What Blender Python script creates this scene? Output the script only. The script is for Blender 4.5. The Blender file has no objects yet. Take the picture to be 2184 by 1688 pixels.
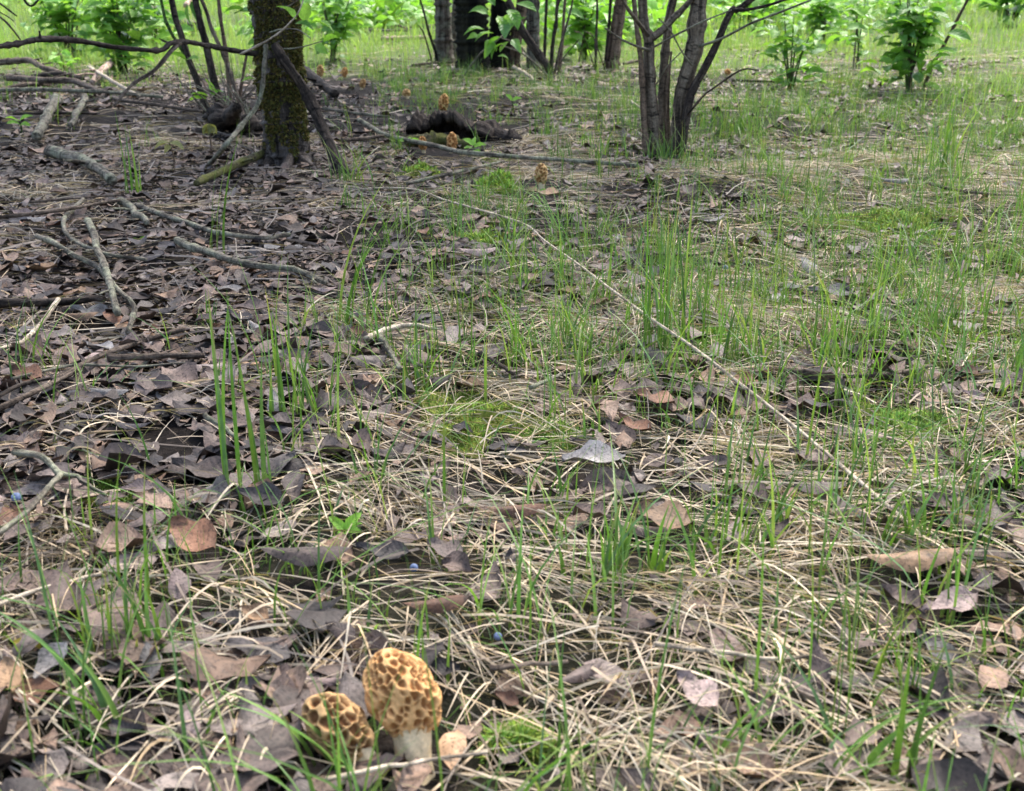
import bpy, math
import numpy as np
from mathutils import Vector, Matrix

# ------------------------------------------------------------------ camera, sky, sun, exposure
sc = bpy.context.scene
R = math.radians
F, CX, CY = 2400.0, 1092.0, 844.0          # focal length and centre, in units of a 2184-wide frame
PITCH, CAMH = R(20.5), 0.43
cd = bpy.data.cameras.new('camera'); cam = bpy.data.objects.new('camera', cd)
sc.collection.objects.link(cam); sc.camera = cam
cam.location = (0, 0, CAMH); cam.rotation_euler = (R(90) - PITCH, 0, 0)
cd.sensor_width = 36; cd.lens = 36 * F / 2184; cd.clip_start = .02; cd.clip_end = 2000
cd.dof.use_dof = True; cd.dof.focus_distance = 1.35; cd.dof.aperture_fstop = cd.lens / 2.6

SUN_EL, SUN_AZ = R(58), R(-25)
w = bpy.data.worlds.new('World'); sc.world = w; w.use_nodes = True
wn = w.node_tree.nodes; wl = w.node_tree.links
bg = wn['Background']; bg.inputs[1].default_value = .13
sky = wn.new('ShaderNodeTexSky'); sky.sky_type = 'NISHITA'; sky.sun_disc = False
sky.sun_elevation = SUN_EL; sky.sun_rotation = -SUN_AZ; sky.dust_density = 4; sky.air_density = 1.0
hs = wn.new('ShaderNodeHueSaturation'); hs.inputs['Saturation'].default_value = .95
wl.new(sky.outputs[0], hs.inputs['Color']); wl.new(hs.outputs[0], bg.inputs[0])
sd = bpy.data.lights.new('sun', 'SUN'); sun = bpy.data.objects.new('sun', sd); sc.collection.objects.link(sun)
sd.energy = 2.0; sd.angle = R(18); sd.color = (1, .97, .93)
sdir = Vector((math.sin(-SUN_AZ) * math.cos(SUN_EL), math.cos(SUN_AZ) * math.cos(SUN_EL), math.sin(SUN_EL)))
sun.rotation_euler = sdir.to_track_quat('Z', 'Y').to_euler()
vs = sc.view_settings; vs.view_transform = 'Standard'; vs.look = 'None'; vs.gamma = 1; vs.use_curve_mapping = False
vs.exposure = 1.88
sc.cycles.use_denoising = True
sc.cycles.max_bounces = 6; sc.cycles.diffuse_bounces = 3; sc.cycles.glossy_bounces = 2
sc.cycles.transmission_bounces = 3; sc.cycles.transparent_max_bounces = 4; sc.cycles.caustics_reflective = False

rng = np.random.default_rng(11)
U = rng.uniform

# ------------------------------------------------------------------ terrain height and pixel helpers
_tab = np.random.default_rng(5).uniform(-1, 1, (64, 64))
def vnoise(x, y):
    x = np.asarray(x, float); y = np.asarray(y, float)
    xi = np.floor(x).astype(int); yi = np.floor(y).astype(int)
    fx = x - xi; fy = y - yi; fx = fx * fx * (3 - 2 * fx); fy = fy * fy * (3 - 2 * fy)
    a = _tab[xi % 64, yi % 64]; b = _tab[(xi + 1) % 64, yi % 64]
    c = _tab[xi % 64, (yi + 1) % 64]; d = _tab[(xi + 1) % 64, (yi + 1) % 64]
    return (a * (1 - fx) + b * fx) * (1 - fy) + (c * (1 - fx) + d * fx) * fy
def gz(x, y):
    x = np.asarray(x, float); y = np.asarray(y, float)
    r = np.hypot(x, y)
    z = .010 * vnoise(x * 5 + 3, y * 5 + 9) + .005 * vnoise(x * 13, y * 13) + .016 * vnoise(x * 1.6 + 7, y * 1.6)
    z = z + .05 * vnoise(x * .45 + 11, y * .45 + 5) * np.clip((r - 2.5) / 4, 0, 1)
    z = z + .018 * np.maximum(0, y - 8) + .25 * vnoise(x * .08, y * .08) * np.clip((r - 14) / 10, 0, 1)
    return z
cp, sp = math.cos(PITCH), math.sin(PITCH)
def ray(u, v):
    a, b = (u - CX) / F, -(v - CY) / F
    return np.array([a, cp + b * sp, -sp + b * cp])
def at(u, v, t):
    return np.array([0, 0, CAMH]) + ray(u, v) * t
def aty(u, v, Y):
    d = ray(u, v); return at(u, v, Y / d[1])
_ts = np.concatenate([np.linspace(.3, 4, 3000), np.linspace(4, 80, 9000)[1:]])
def gnd(u, v, lift=0.):
    d = ray(u, v); P = np.array([0, 0, CAMH])[None] + d[None] * _ts[:, None]
    h = P[:, 2] - gz(P[:, 0], P[:, 1]) - lift
    k = np.argmax(h < 0)
    if k == 0: k = len(_ts) - 1
    p = P[k].copy(); p[2] = gz(p[0], p[1]) + lift
    return p
def depth(P):
    return (P[1]) * cp - (P[2] - CAMH) * sp
def rpx(P, px): return px / F * depth(P)
def px_of(x, y, z=0):
    t = y * cp - (z - CAMH) * sp; b = (y * sp + (z - CAMH) * cp) / t
    return CX + F * x / t, CY - F * b
def sig(x): return 1 / (1 + np.exp(-np.clip(x, -30, 30)))

# ------------------------------------------------------------------ mesh helpers
COL = sc.collection.objects
def mesh(name, V, quads=None, tris=None, col=None, vec=None, smooth=True):
    me = bpy.data.meshes.new(name); V = np.asarray(V, np.float32).reshape(-1, 3)
    q = np.zeros((0, 4), int) if quads is None else np.asarray(quads, int).reshape(-1, 4)
    t = np.zeros((0, 3), int) if tris is None else np.asarray(tris, int).reshape(-1, 3)
    me.vertices.add(len(V)); me.vertices.foreach_set('co', V.ravel())
    idx = np.concatenate([q.ravel(), t.ravel()]).astype(np.int32)
    me.loops.add(len(idx)); me.loops.foreach_set('vertex_index', idx)
    ls = np.concatenate([np.arange(len(q)) * 4, len(q) * 4 + np.arange(len(t)) * 3]).astype(np.int32)
    me.polygons.add(len(ls)); me.polygons.foreach_set('loop_start', ls)
    me.polygons.foreach_set('use_smooth', np.full(len(ls), smooth))
    if col is not None:
        a = me.attributes.new('Col', 'FLOAT_COLOR', 'POINT')
        c = np.ones((len(V), 4), np.float32); c[:, :3] = col; a.data.foreach_set('color', c.ravel())
    if vec is not None:
        a = me.attributes.new('Loc', 'FLOAT_VECTOR', 'POINT'); a.data.foreach_set('vector', np.asarray(vec, np.float32).ravel())
    me.update(); me.validate()
    return me
def obj(name, me, mat=None, parent=None):
    o = bpy.data.objects.new(name, me); COL.link(o)
    if mat is not None and me is not None and not me.materials: me.materials.append(mat)
    if parent is not None: o.parent = parent
    return o
def tag(o, label=None, cat=None, group=None, kind=None):
    if label: o['label'] = label
    if cat: o['category'] = cat
    if group: o['group'] = group
    if kind: o['kind'] = kind
    return o
def empty(name, loc, label, cat, group=None):
    o = bpy.data.objects.new(name, None); COL.link(o); o.location = loc; o.empty_display_size = .02
    return tag(o, label, cat, group)
def rel(P, o): return np.asarray(P) - np.array(o.location)[None]

def spline(P, n):
    P = np.asarray(P, float); m = len(P)
    if m == 2: return P[0] + (P[1] - P[0]) * np.linspace(0, 1, n)[:, None]
    Q = np.vstack([2 * P[0] - P[1], P, 2 * P[-1] - P[-2]]); out = []
    for s in np.linspace(0, m - 1 - 1e-6, n):
        i = int(s); f = s - i; a, b, c, d = Q[i:i + 4]
        out.append(.5 * (2 * b + (c - a) * f + (2 * a - 5 * b + 4 * c - d) * f * f + (3 * b - a - 3 * c + d) * f ** 3))
    return np.array(out)
def tube(P, rad, sides=9, rough=.08, seed=0, cap=True):
    """tube along polyline P with radii rad -> V, quads, tris, Loc"""
    g = np.random.default_rng(seed); P = np.asarray(P, float); n = len(P); rad = np.broadcast_to(rad, (n,))
    T = np.gradient(P, axis=0); T /= np.linalg.norm(T, axis=1)[:, None] + 1e-12
    a = np.array([0, 0, 1.]) if abs(T[0][2]) < .9 else np.array([1., 0, 0])
    N = np.cross(T[0], a); N /= np.linalg.norm(N); fr = []
    for i in range(n):
        N = N - T[i] * N.dot(T[i]); N /= np.linalg.norm(N) + 1e-12; fr.append((N, np.cross(T[i], N)))
    th = np.linspace(0, 2 * math.pi, sides, endpoint=False)
    L = np.concatenate([[0], np.cumsum(np.linalg.norm(np.diff(P, axis=0), axis=1))])
    ph = g.uniform(0, 6.28, 6); kn = np.where(g.uniform(0, 1, n) < .08, g.uniform(1.5, 4, n), g.normal(0, .5, n))
    V = np.zeros((n, sides, 3)); LO = np.zeros((n, sides, 3)); rm = max(rad.max(), 1e-4)
    for i in range(n):
        l = L[i] / rm
        rr = rad[i] * (1 + rough * (.5 * np.sin(th * 3 + ph[0] + l * .35) + .4 * np.sin(th * 5 + ph[1] - l * .5) + .35 * math.sin(l * .6 + ph[2]) + kn[i] + g.normal(0, .45, sides)))
        V[i] = P[i] + np.cos(th)[:, None] * rr[:, None] * fr[i][0] + np.sin(th)[:, None] * rr[:, None] * fr[i][1]
        LO[i, :, 0] = np.cos(th) * rm; LO[i, :, 1] = np.sin(th) * rm; LO[i, :, 2] = L[i] + ph[4]
    ii = np.arange(n - 1)[:, None] * sides; jj = np.arange(sides)[None]; j2 = (jj + 1) % sides
    q = np.stack([ii + jj, ii + j2, ii + sides + j2, ii + sides + jj], -1).reshape(-1, 4)
    V = V.reshape(-1, 3); LO = LO.reshape(-1, 3); tr = []
    if cap:
        c0, c1 = len(V), len(V) + 1; V = np.vstack([V, P[0], P[-1]]); LO = np.vstack([LO, [[0, 0, ph[4]]], [[0, 0, L[-1] + ph[4]]]])
        for j in range(sides):
            k = (j + 1) % sides; tr += [(c0, k, j), (c1, (n - 1) * sides + j, (n - 1) * sides + k)]
    return V, q, np.array(tr, int).reshape(-1, 3), LO
def tube_obj(name, P, rad, mat, parent=None, sides=9, rough=.08, seed=0, n=None):
    P = np.asarray(P, float)
    if n: 
        rad = np.interp(np.linspace(0, 1, n), np.linspace(0, 1, len(np.atleast_1d(rad))), np.atleast_1d(rad)); P = spline(P, n)
    if parent is not None: P = rel(P, parent)
    V, q, t, lo = tube(P, rad, sides, rough, seed)
    return obj(name, mesh(name, V, q, t, vec=lo), mat, parent)

def ribbons(P, W, side, col, keel=0.):
    """N ribbons: P (N,K,3), W (N,K) half widths, side (N,3), col (N,3) or (N,K,3)"""
    N, K, _ = P.shape
    if side.ndim == 2: side = np.repeat(side[:, None], K, 1)
    col = np.asarray(col, float)
    if col.ndim == 2: col = np.repeat(col[:, None], K, 1)
    if keel:
        T = np.gradient(P, axis=1); nr = np.cross(T, side); nr /= np.linalg.norm(nr, axis=2)[..., None] + 1e-9
        V = np.stack([P - side * W[..., None], P - nr * W[..., None] * keel, P + side * W[..., None]], 2); m = 3
    else:
        V = np.stack([P - side * W[..., None], P + side * W[..., None]], 2); m = 2
    C = np.repeat(col[:, :, None], m, 2)
    base = (np.arange(N)[:, None, None] * K + np.arange(K - 1)[None, :, None]) * m + np.arange(m - 1)[None, None]
    q = np.stack([base, base + 1, base + m + 1, base + m], -1).reshape(-1, 4)
    return V.reshape(-1, 3), q, C.reshape(-1, 3)
class Bag:
    def __init__(s): s.V = []; s.Q = []; s.C = []; s.L = []; s.n = 0
    def add(s, V, q, C, L=None):
        s.V.append(V); s.Q.append(q + s.n); s.C.append(C); s.n += len(V)
        s.L.append(np.zeros((len(V), 3)) if L is None else L)
    def mesh(s, name):
        return mesh(name, np.vstack(s.V), np.vstack(s.Q), None, np.vstack(s.C), np.vstack(s.L))

def leaf_template(L, Wd, nl, nw, curl=.3, cup=.2, wav=.06, seed=0, point=1.0, asym=0):
    """ovate leaf, base at origin, along +Y, normal +Z; Loc = (across, along, 0)"""
    g = np.random.default_rng(seed); t = np.linspace(0, 1, nl + 1); s = np.linspace(-1, 1, nw + 1)
    hw = Wd / 2 * np.sin(math.pi * np.clip(t, 0, 1) ** .8) ** (.75) * (1 - .25 * t * point); hw = np.maximum(hw, Wd * .015)
    hw = hw * (1 + g.normal(0, .08, nl + 1))
    T, Sg = np.meshgrid(t, s, indexing='ij')
    X = Sg * hw[:, None] + asym * np.sin(T * 3) * Wd * .3; Y = T * L
    Z = cup * Wd * (Sg ** 2) * np.sin(math.pi * T) + curl * L * ((T - .45) ** 2 - .1) + wav * Wd * np.sin(T * g.uniform(7, 12) + Sg * 2 + g.uniform(0, 6)) * np.abs(Sg) + wav * .5 * Wd * g.normal(0, 1, T.shape) * np.abs(Sg)
    V = np.stack([X, Y, Z], -1).reshape(-1, 3); V[:, 2] -= V[:, 2].min()
    i = np.arange(nl)[:, None] * (nw + 1) + np.arange(nw)[None]
    q = np.stack([i, i + 1, i + nw + 2, i + nw + 1], -1).reshape(-1, 4)
    return V, q, np.stack([Sg, T, T * 0], -1).reshape(-1, 3)
def rots(az, tilt, tdir):
    """(N,3,3): rotate by az about Z, then tilt about the horizontal axis tdir"""
    n = len(az); c, s = np.cos(az), np.sin(az); Rz = np.zeros((n, 3, 3)); Rz[:, 0, 0] = c; Rz[:, 0, 1] = -s; Rz[:, 1, 0] = s; Rz[:, 1, 1] = c; Rz[:, 2, 2] = 1
    k = np.stack([np.cos(tdir), np.sin(tdir), 0 * tdir], -1); Kx = np.zeros((n, 3, 3))
    Kx[:, 0, 2] = k[:, 1]; Kx[:, 1, 2] = -k[:, 0]; Kx[:, 2, 0] = -k[:, 1]; Kx[:, 2, 1] = k[:, 0]
    A = np.eye(3)[None] + np.sin(tilt)[:, None, None] * Kx + (1 - np.cos(tilt))[:, None, None] * (Kx @ Kx)
    return A @ Rz

# ------------------------------------------------------------------ materials
def new_mat(name):
    m = bpy.data.materials.new(name); m.use_nodes = True; nt = m.node_tree
    return m, nt, nt.nodes, nt.links, nt.nodes['Principled BSDF']
def N_(nd, t, **kw):
    n = nd.new(t)
    for k, v in kw.items(): setattr(n, k, v)
    return n
def mix(nd, lk, fac, a, b, mode='MIX'):
    n = nd.new('ShaderNodeMix'); n.data_type = 'RGBA'; n.blend_type = mode
    for s, v in ((n.inputs['Factor'], fac), (n.inputs['A'], a), (n.inputs['B'], b)):
        if hasattr(v, 'default_value') or hasattr(v, 'links'): lk.new(v, s)
        elif isinstance(v, (int, float)): s.default_value = v
        else: s.default_value = (*v, 1)
    return n.outputs['Result']
def ramp(nd, lk, src, stops):
    n = nd.new('ShaderNodeValToRGB'); e = n.color_ramp.elements
    while len(e) < len(stops): e.new(.5)
    for el, (p, c) in zip(e, stops): el.position = p; el.color = (*c, 1) if len(c) == 3 else c
    lk.new(src, n.inputs[0]); return n.outputs[0]
def noise(nd, lk, vec, scale, detail=4, rough=.6):
    n = nd.new('ShaderNodeTexNoise'); n.inputs['Scale'].default_value = scale; n.inputs['Detail'].default_value = detail; n.inputs['Roughness'].default_value = rough
    if vec is not None: lk.new(vec, n.inputs['Vector'])
    return n.outputs[0]
def bump(nd, lk, h, strength, dist, bsdf):
    b = nd.new('ShaderNodeBump'); b.inputs['Strength'].default_value = strength; b.inputs['Distance'].default_value = dist
    lk.new(h, b.inputs['Height']); lk.new(b.outputs[0], bsdf.inputs['Normal'])
def attr(nd, name, out):
    a = nd.new('ShaderNodeAttribute'); a.attribute_name = name; return a.outputs[out]
def mathn(nd, lk, op, a, b=None):
    n = nd.new('ShaderNodeMath'); n.operation = op
    for i, v in enumerate((a, b)):
        if v is None: continue
        if isinstance(v, (int, float)): n.inputs[i].default_value = v
        else: lk.new(v, n.inputs[i])
    return n.outputs[0]
GRAY = lambda g: (g, g, g)

def mat_ground():
    m, nt, nd, lk, b = new_mat('forest_soil'); P = nd.new('ShaderNodeNewGeometry').outputs['Position']
    n1 = noise(nd, lk, P, 9, 8, .7); n2 = noise(nd, lk, P, 70, 6, .7)
    c = ramp(nd, lk, n1, [(.3, (.009, .007, .006)), (.5, (.022, .017, .014)), (.7, (.05, .038, .031))])
    c2 = ramp(nd, lk, n2, [(.35, GRAY(.35)), (.65, GRAY(1.25))])
    c = mix(nd, lk, 1, c, c2, 'MULTIPLY'); c = mix(nd, lk, attr(nd, 'Col', 'Fac'), c, (.085, .125, .035))
    lk.new(c, b.inputs['Base Color']); b.inputs['Roughness'].default_value = .95; b.inputs['Specular IOR Level'].default_value = .15
    bump(nd, lk, n2, .9, .01, b); return m
def mat_dead(name, base=None):
    """dead leaf: colour from the attribute, or one base colour varied per object"""
    m, nt, nd, lk, b = new_mat(name); L = attr(nd, 'Loc', 'Vector')
    sx = nd.new('ShaderNodeSeparateXYZ'); lk.new(L, sx.inputs[0]); ax = mathn(nd, lk, 'ABSOLUTE', sx.outputs[0])
    P = nd.new('ShaderNodeNewGeometry').outputs['Position']
    if base is None: c = attr(nd, 'Col', 'Color')
    else:
        oi = nd.new('ShaderNodeObjectInfo'); h = nd.new('ShaderNodeHueSaturation'); h.inputs['Color'].default_value = (*base, 1)
        lk.new(mathn(nd, lk, 'MULTIPLY_ADD', oi.outputs['Random'], .9), h.inputs['Value'])
        h.inputs['Value'].links[0].from_node.inputs[2].default_value = .6
        c = h.outputs[0]
    n1 = noise(nd, lk, P, 60, 5, .65); c = mix(nd, lk, 1, c, ramp(nd, lk, n1, [(.28, GRAY(.3)), (.48, GRAY(.9)), (.72, GRAY(1.6))]), 'MULTIPLY')
    n3 = noise(nd, lk, P, 420, 3, .6); c = mix(nd, lk, .8, c, ramp(nd, lk, n3, [(.36, GRAY(.25)), (.46, GRAY(1))]), 'MULTIPLY')
    vein = mathn(nd, lk, 'SINE', mathn(nd, lk, 'MULTIPLY', mathn(nd, lk, 'SUBTRACT', sx.outputs[1], mathn(nd, lk, 'MULTIPLY', ax, .22)), 60))
    vein = mathn(nd, lk, 'SMOOTH_MIN', mathn(nd, lk, 'MULTIPLY', ax, 9), mathn(nd, lk, 'ADD', mathn(nd, lk, 'MULTIPLY', vein, .5), 1.4)); 
    vf = ramp(nd, lk, vein, [(.12, GRAY(1.3)), (.4, GRAY(1))])
    c = mix(nd, lk, .5, c, vf, 'MULTIPLY')
    lk.new(c, b.inputs['Base Color']); b.inputs['Roughness'].default_value = .62; b.inputs['Specular IOR Level'].default_value = .35
    bump(nd, lk, mathn(nd, lk, 'ADD', n1, mathn(nd, lk, 'MULTIPLY', vein, .06)), .45, .004, b); return m
def mat_blade(name, trans=.3, rough=.5, tint=None, nscale=80, vein=False, base=None):
    m, nt, nd, lk, b = new_mat(name); P = nd.new('ShaderNodeNewGeometry').outputs['Position']
    if base is None: c = attr(nd, 'Col', 'Color')
    else:
        oi = nd.new('ShaderNodeObjectInfo'); c = ramp(nd, lk, oi.outputs['Random'], base)
    n1 = noise(nd, lk, P, nscale, 3, .6); c = mix(nd, lk, 1, c, ramp(nd, lk, n1, [(.3, GRAY(.75)), (.7, GRAY(1.2))]), 'MULTIPLY')
    if vein:
        L = attr(nd, 'Loc', 'Vector'); sx = nd.new('ShaderNodeSeparateXYZ'); lk.new(L, sx.inputs[0]); ax = mathn(nd, lk, 'ABSOLUTE', sx.outputs[0])
        v = mathn(nd, lk, 'SINE', mathn(nd, lk, 'MULTIPLY', mathn(nd, lk, 'SUBTRACT', sx.outputs[1], mathn(nd, lk, 'MULTIPLY', ax, .25)), 42))
        h = mathn(nd, lk, 'MINIMUM', mathn(nd, lk, 'MULTIPLY', ax, 8), mathn(nd, lk, 'ADD', v, 1.6))
        c = mix(nd, lk, .5, c, ramp(nd, lk, h, [(.1, (1.3, 1.25, 1.2)), (.5, GRAY(1))]), 'MULTIPLY'); bump(nd, lk, h, .4, .003, b)
    lk.new(c, b.inputs['Base Color']); b.inputs['Roughness'].default_value = rough; b.inputs['Specular IOR Level'].default_value = .4
    if trans:
        tr = nd.new('ShaderNodeBsdfTranslucent'); c2 = mix(nd, lk, 1, c, (1.25, 1.3, .6), 'MULTIPLY'); lk.new(c2, tr.inputs[0])
        ms = nd.new('ShaderNodeMixShader'); ms.inputs[0].default_value = trans; lk.new(b.outputs[0], ms.inputs[1]); lk.new(tr.outputs[0], ms.inputs[2])
        lk.new(ms.outputs[0], nd['Material Output'].inputs[0])
    return m
def mat_bark(name, dark, mid, light, lichen=None, lich_amt=.5, moss=None, stretch=.18, scale=90, bstr=.8):
    m, nt, nd, lk, b = new_mat(name); L = attr(nd, 'Loc', 'Vector')
    mp = nd.new('ShaderNodeMapping'); mp.inputs['Scale'].default_value = (1, 1, stretch); lk.new(L, mp.inputs[0])
    n1 = noise(nd, lk, mp.outputs[0], scale, 6, .65); P = nd.new('ShaderNodeNewGeometry').outputs['Position']; n2 = noise(nd, lk, P, 22, 5, .6); n3 = noise(nd, lk, P, 160, 4, .6)
    c = ramp(nd, lk, n1, [(.3, dark), (.5, mid), (.7, light)])
    ring = nd.new('ShaderNodeMapping'); ring.inputs['Scale'].default_value = (.25, .25, 1); lk.new(L, ring.inputs[0]); n4 = noise(nd, lk, ring.outputs[0], 70, 4, .7)
    if lichen: c = mix(nd, lk, ramp(nd, lk, n2, [(.5 - .12 * lich_amt, GRAY(0)), (.62, GRAY(.85))]), c, lichen)
    c = mix(nd, lk, 1, c, ramp(nd, lk, n3, [(.3, GRAY(.45)), (.65, GRAY(1.25))]), 'MULTIPLY')
    c = mix(nd, lk, 1, c, ramp(nd, lk, n4, [(.36, GRAY(.22)), (.45, GRAY(1)), (.7, GRAY(1.15))]), 'MULTIPLY')
    c = mix(nd, lk, .75, c, ramp(nd, lk, n1, [(.36, GRAY(.35)), (.5, GRAY(1))]), 'MULTIPLY')
    if moss: c = mix(nd, lk, ramp(nd, lk, noise(nd, lk, P, 14, 5, .7), [(.42, GRAY(0)), (.56, GRAY(.9))]), c, moss)
    lk.new(c, b.inputs['Base Color']); b.inputs['Roughness'].default_value = .9; b.inputs['Specular IOR Level'].default_value = .2
    bump(nd, lk, mathn(nd, lk, 'ADD', n1, mathn(nd, lk, 'ADD', mathn(nd, lk, 'MULTIPLY', n3, .4), mathn(nd, lk, 'MULTIPLY', n4, .6))), bstr, .006, b); return m
def mat_attr(name, rough=.7, sss=0., nscale=300, bs=.3, bd=.001):
    m, nt, nd, lk, b = new_mat(name); P = nd.new('ShaderNodeTexCoord').outputs['Object']
    n1 = noise(nd, lk, P, nscale, 4, .6); c = mix(nd, lk, 1, attr(nd, 'Col', 'Color'), ramp(nd, lk, n1, [(.3, GRAY(.8)), (.7, GRAY(1.15))]), 'MULTIPLY')
    lk.new(c, b.inputs['Base Color']); b.inputs['Roughness'].default_value = rough; b.inputs['Specular IOR Level'].default_value = .25
    if sss: b.inputs['Subsurface Weight'].default_value = sss; b.inputs['Subsurface Radius'].default_value = (1, .6, .3); b.inputs['Subsurface Scale'].default_value = .004
    bump(nd, lk, n1, bs, bd, b); return m

M = dict(
    soil=mat_ground(), dead=mat_dead('dead_leaf_litter'),
    mauve=mat_dead('dead_leaf_mauve_brown', (.11, .08, .067)), grey=mat_dead('dead_leaf_grey', (.18, .163, .15)),
    dark=mat_dead('dead_leaf_blackish', (.052, .043, .041)), tan=mat_dead('dead_leaf_tan', (.27, .165, .09)),
    rust=mat_dead('dead_leaf_rust', (.15, .072, .04)), pink=mat_dead('dead_leaf_pinkish', (.23, .168, .148)),
    straw=mat_blade('dry_straw', .12, .65), grass=mat_blade('green_grass', .35, .42),
    leaf=mat_blade('green_leaf', .4, .38, vein=True, base=[(0, (.10, .24, .05)), (.4, (.17, .36, .06)), (.8, (.27, .48, .08)), (1, (.16, .32, .12))]),
    leafc=mat_blade('crown_leaf', .4, .45),
    yleaf=mat_blade('young_leaf', .4, .4, vein=True, base=[(0, (.20, .42, .06)), (1, (.27, .50, .08))]),
    moss=mat_attr('moss', .95, 0, 200, .2),
    lich=mat_bark('stick_lichen_bark', (.045, .037, .029), (.15, .128, .098), (.29, .255, .195), (.26, .265, .18), .5),
    brown=mat_bark('stick_brown_bark', (.045, .033, .026), (.12, .09, .068), (.24, .19, .145)),
    dkst=mat_bark('stick_dark_bark', (.016, .012, .010), (.05, .038, .03), (.12, .095, .075)),
    pale=mat_bark('stick_pale_wood', (.32, .255, .185), (.50, .41, .30), (.64, .54, .42)),
    raw=mat_bark('stick_peeled_wood', (.30, .19, .14), (.46, .33, .26), (.60, .48, .40)),
    grn=mat_bark('green_stem_bark', (.03, .05, .015), (.075, .12, .035), (.12, .16, .06)),
    mlog=mat_bark('mossy_wood', (.03, .025, .015), (.09, .08, .04), (.18, .16, .08), moss=(.11, .115, .025)),
    rot=mat_bark('rotten_wood', (.010, .008, .007), (.035, .026, .021), (.10, .078, .06), moss=None),
    trunk=mat_bark('mossy_trunk_bark', (.018, .014, .011), (.075, .06, .05), (.20, .175, .155), scale=60, stretch=.12, bstr=1),
    tdark=mat_bark('dark_trunk_bark', (.004, .004, .003), (.012, .0115, .007), (.036, .034, .02), scale=30, stretch=.08, bstr=1),
    tgrey=mat_bark('grey_trunk_bark', (.04, .03, .022), (.11, .085, .065), (.22, .18, .145), (.20, .20, .15), .3, scale=40, stretch=.1),
    tred=mat_bark('brown_trunk_bark', (.05, .033, .022), (.14, .095, .065), (.26, .19, .135), scale=45, stretch=.08),
    shrub=mat_bark('shrub_bark', (.04, .03, .022), (.14, .108, .078), (.28, .23, .17), scale=80, stretch=.07, bstr=1),
    morel=mat_attr('morel_flesh', .75, .05, 500, .3, .0008),
    berry=mat_attr('berry_skin', .55, 0, 400, .1), oleaf=mat_blade('olive_leaf', .3, .5, vein=True, base=[(0, (.24, .25, .10)), (1, (.28, .27, .09))]),
    yel=mat_blade('yellow_blade', .2, .5, base=[(0, (.55, .42, .06)), (1, (.60, .45, .07))]),
)

# spots kept free of loose cover: (u, v, half width, half height in frame units, share of cover left)
CLR = [(1158, 455, 36, 50, .48), (904, 370, 36, 40, .48), (965, 370, 36, 42, .48), (943, 280, 30, 28, .48), (1056, 332, 34, 32, .48), (869, 236, 22, 20, .48), (771, 212, 20, 16, .48), (732, 188, 20, 14, .48), (683, 187, 20, 14, .48), (1551, 180, 18, 12, .48), (800, 1690, 150, 60, .48), (868, 1610, 85, 48, .04), (735, 1640, 110, 45, .12), (870, 1560, 60, 60, .1), (1155, 412, 34, 22, .05), (904, 336, 26, 16, .1), (963, 336, 28, 16, .1), (1058, 305, 26, 12, .1), (943, 250, 26, 16, .1), (869, 217, 20, 10, .15), (771, 198, 18, 9, .2), (732, 176, 18, 9, .15), (683, 175, 18, 9, .15), (1551, 169, 16, 8, .2),
 (970, 895, 85, 42, .35), (1040, 930, 50, 26, .35), (895, 372, 36, 9, .25), (1062, 402, 40, 11, .25), (1022, 517, 36, 10, .3), (1880, 490, 95, 26, .4), (1980, 495, 40, 16, .4), (1525, 735, 42, 20, .4), (1925, 915, 70, 30, .4), (225, 1062, 44, 14, .35), (1100, 1595, 55, 22, .4), (965, 305, 110, 22, .25), (320, 970, 110, 55, .35), (40, 1095, 30, 16, .1), (884, 1246, 30, 16, .1), (1062, 1395, 30, 16, .1), (738, 1160, 50, 20, .25)] + [(a, b, c, d, .3) for a, b, c, d in ((655, 1255, 105, 30), (415, 1215, 65, 45), (440, 1055, 70, 30), (385, 1310, 45, 40), (1265, 1035, 70, 28), (587, 915, 30, 30), (1410, 1170, 70, 30), (1930, 1265, 115, 36), (2015, 1350, 70, 30), (122, 1490, 45, 45), (1480, 1545, 55, 45), (1395, 895, 45, 24), (820, 1240, 60, 26), (1735, 1500, 40, 50), (325, 1485, 45, 40), (185, 715, 60, 20), (1770, 660, 50, 18))]
_clr = []
for (u, v, a, b_, s) in CLR:
    c, l, f, n = gnd(u, v), gnd(u - a, v), gnd(u, v - b_), gnd(u, v + b_); _clr.append((c[0], (f[1] + n[1]) / 2, abs(c[0] - l[0]), (f[1] - n[1]) / 2, s))
def clear(x, y):
    k = np.ones(np.shape(x))
    for cx, cy, rx, ry, s in _clr: k = np.where(((x - cx) / rx) ** 2 + ((y - cy) / ry) ** 2 < 1, np.minimum(k, s), k)
    return k
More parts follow.
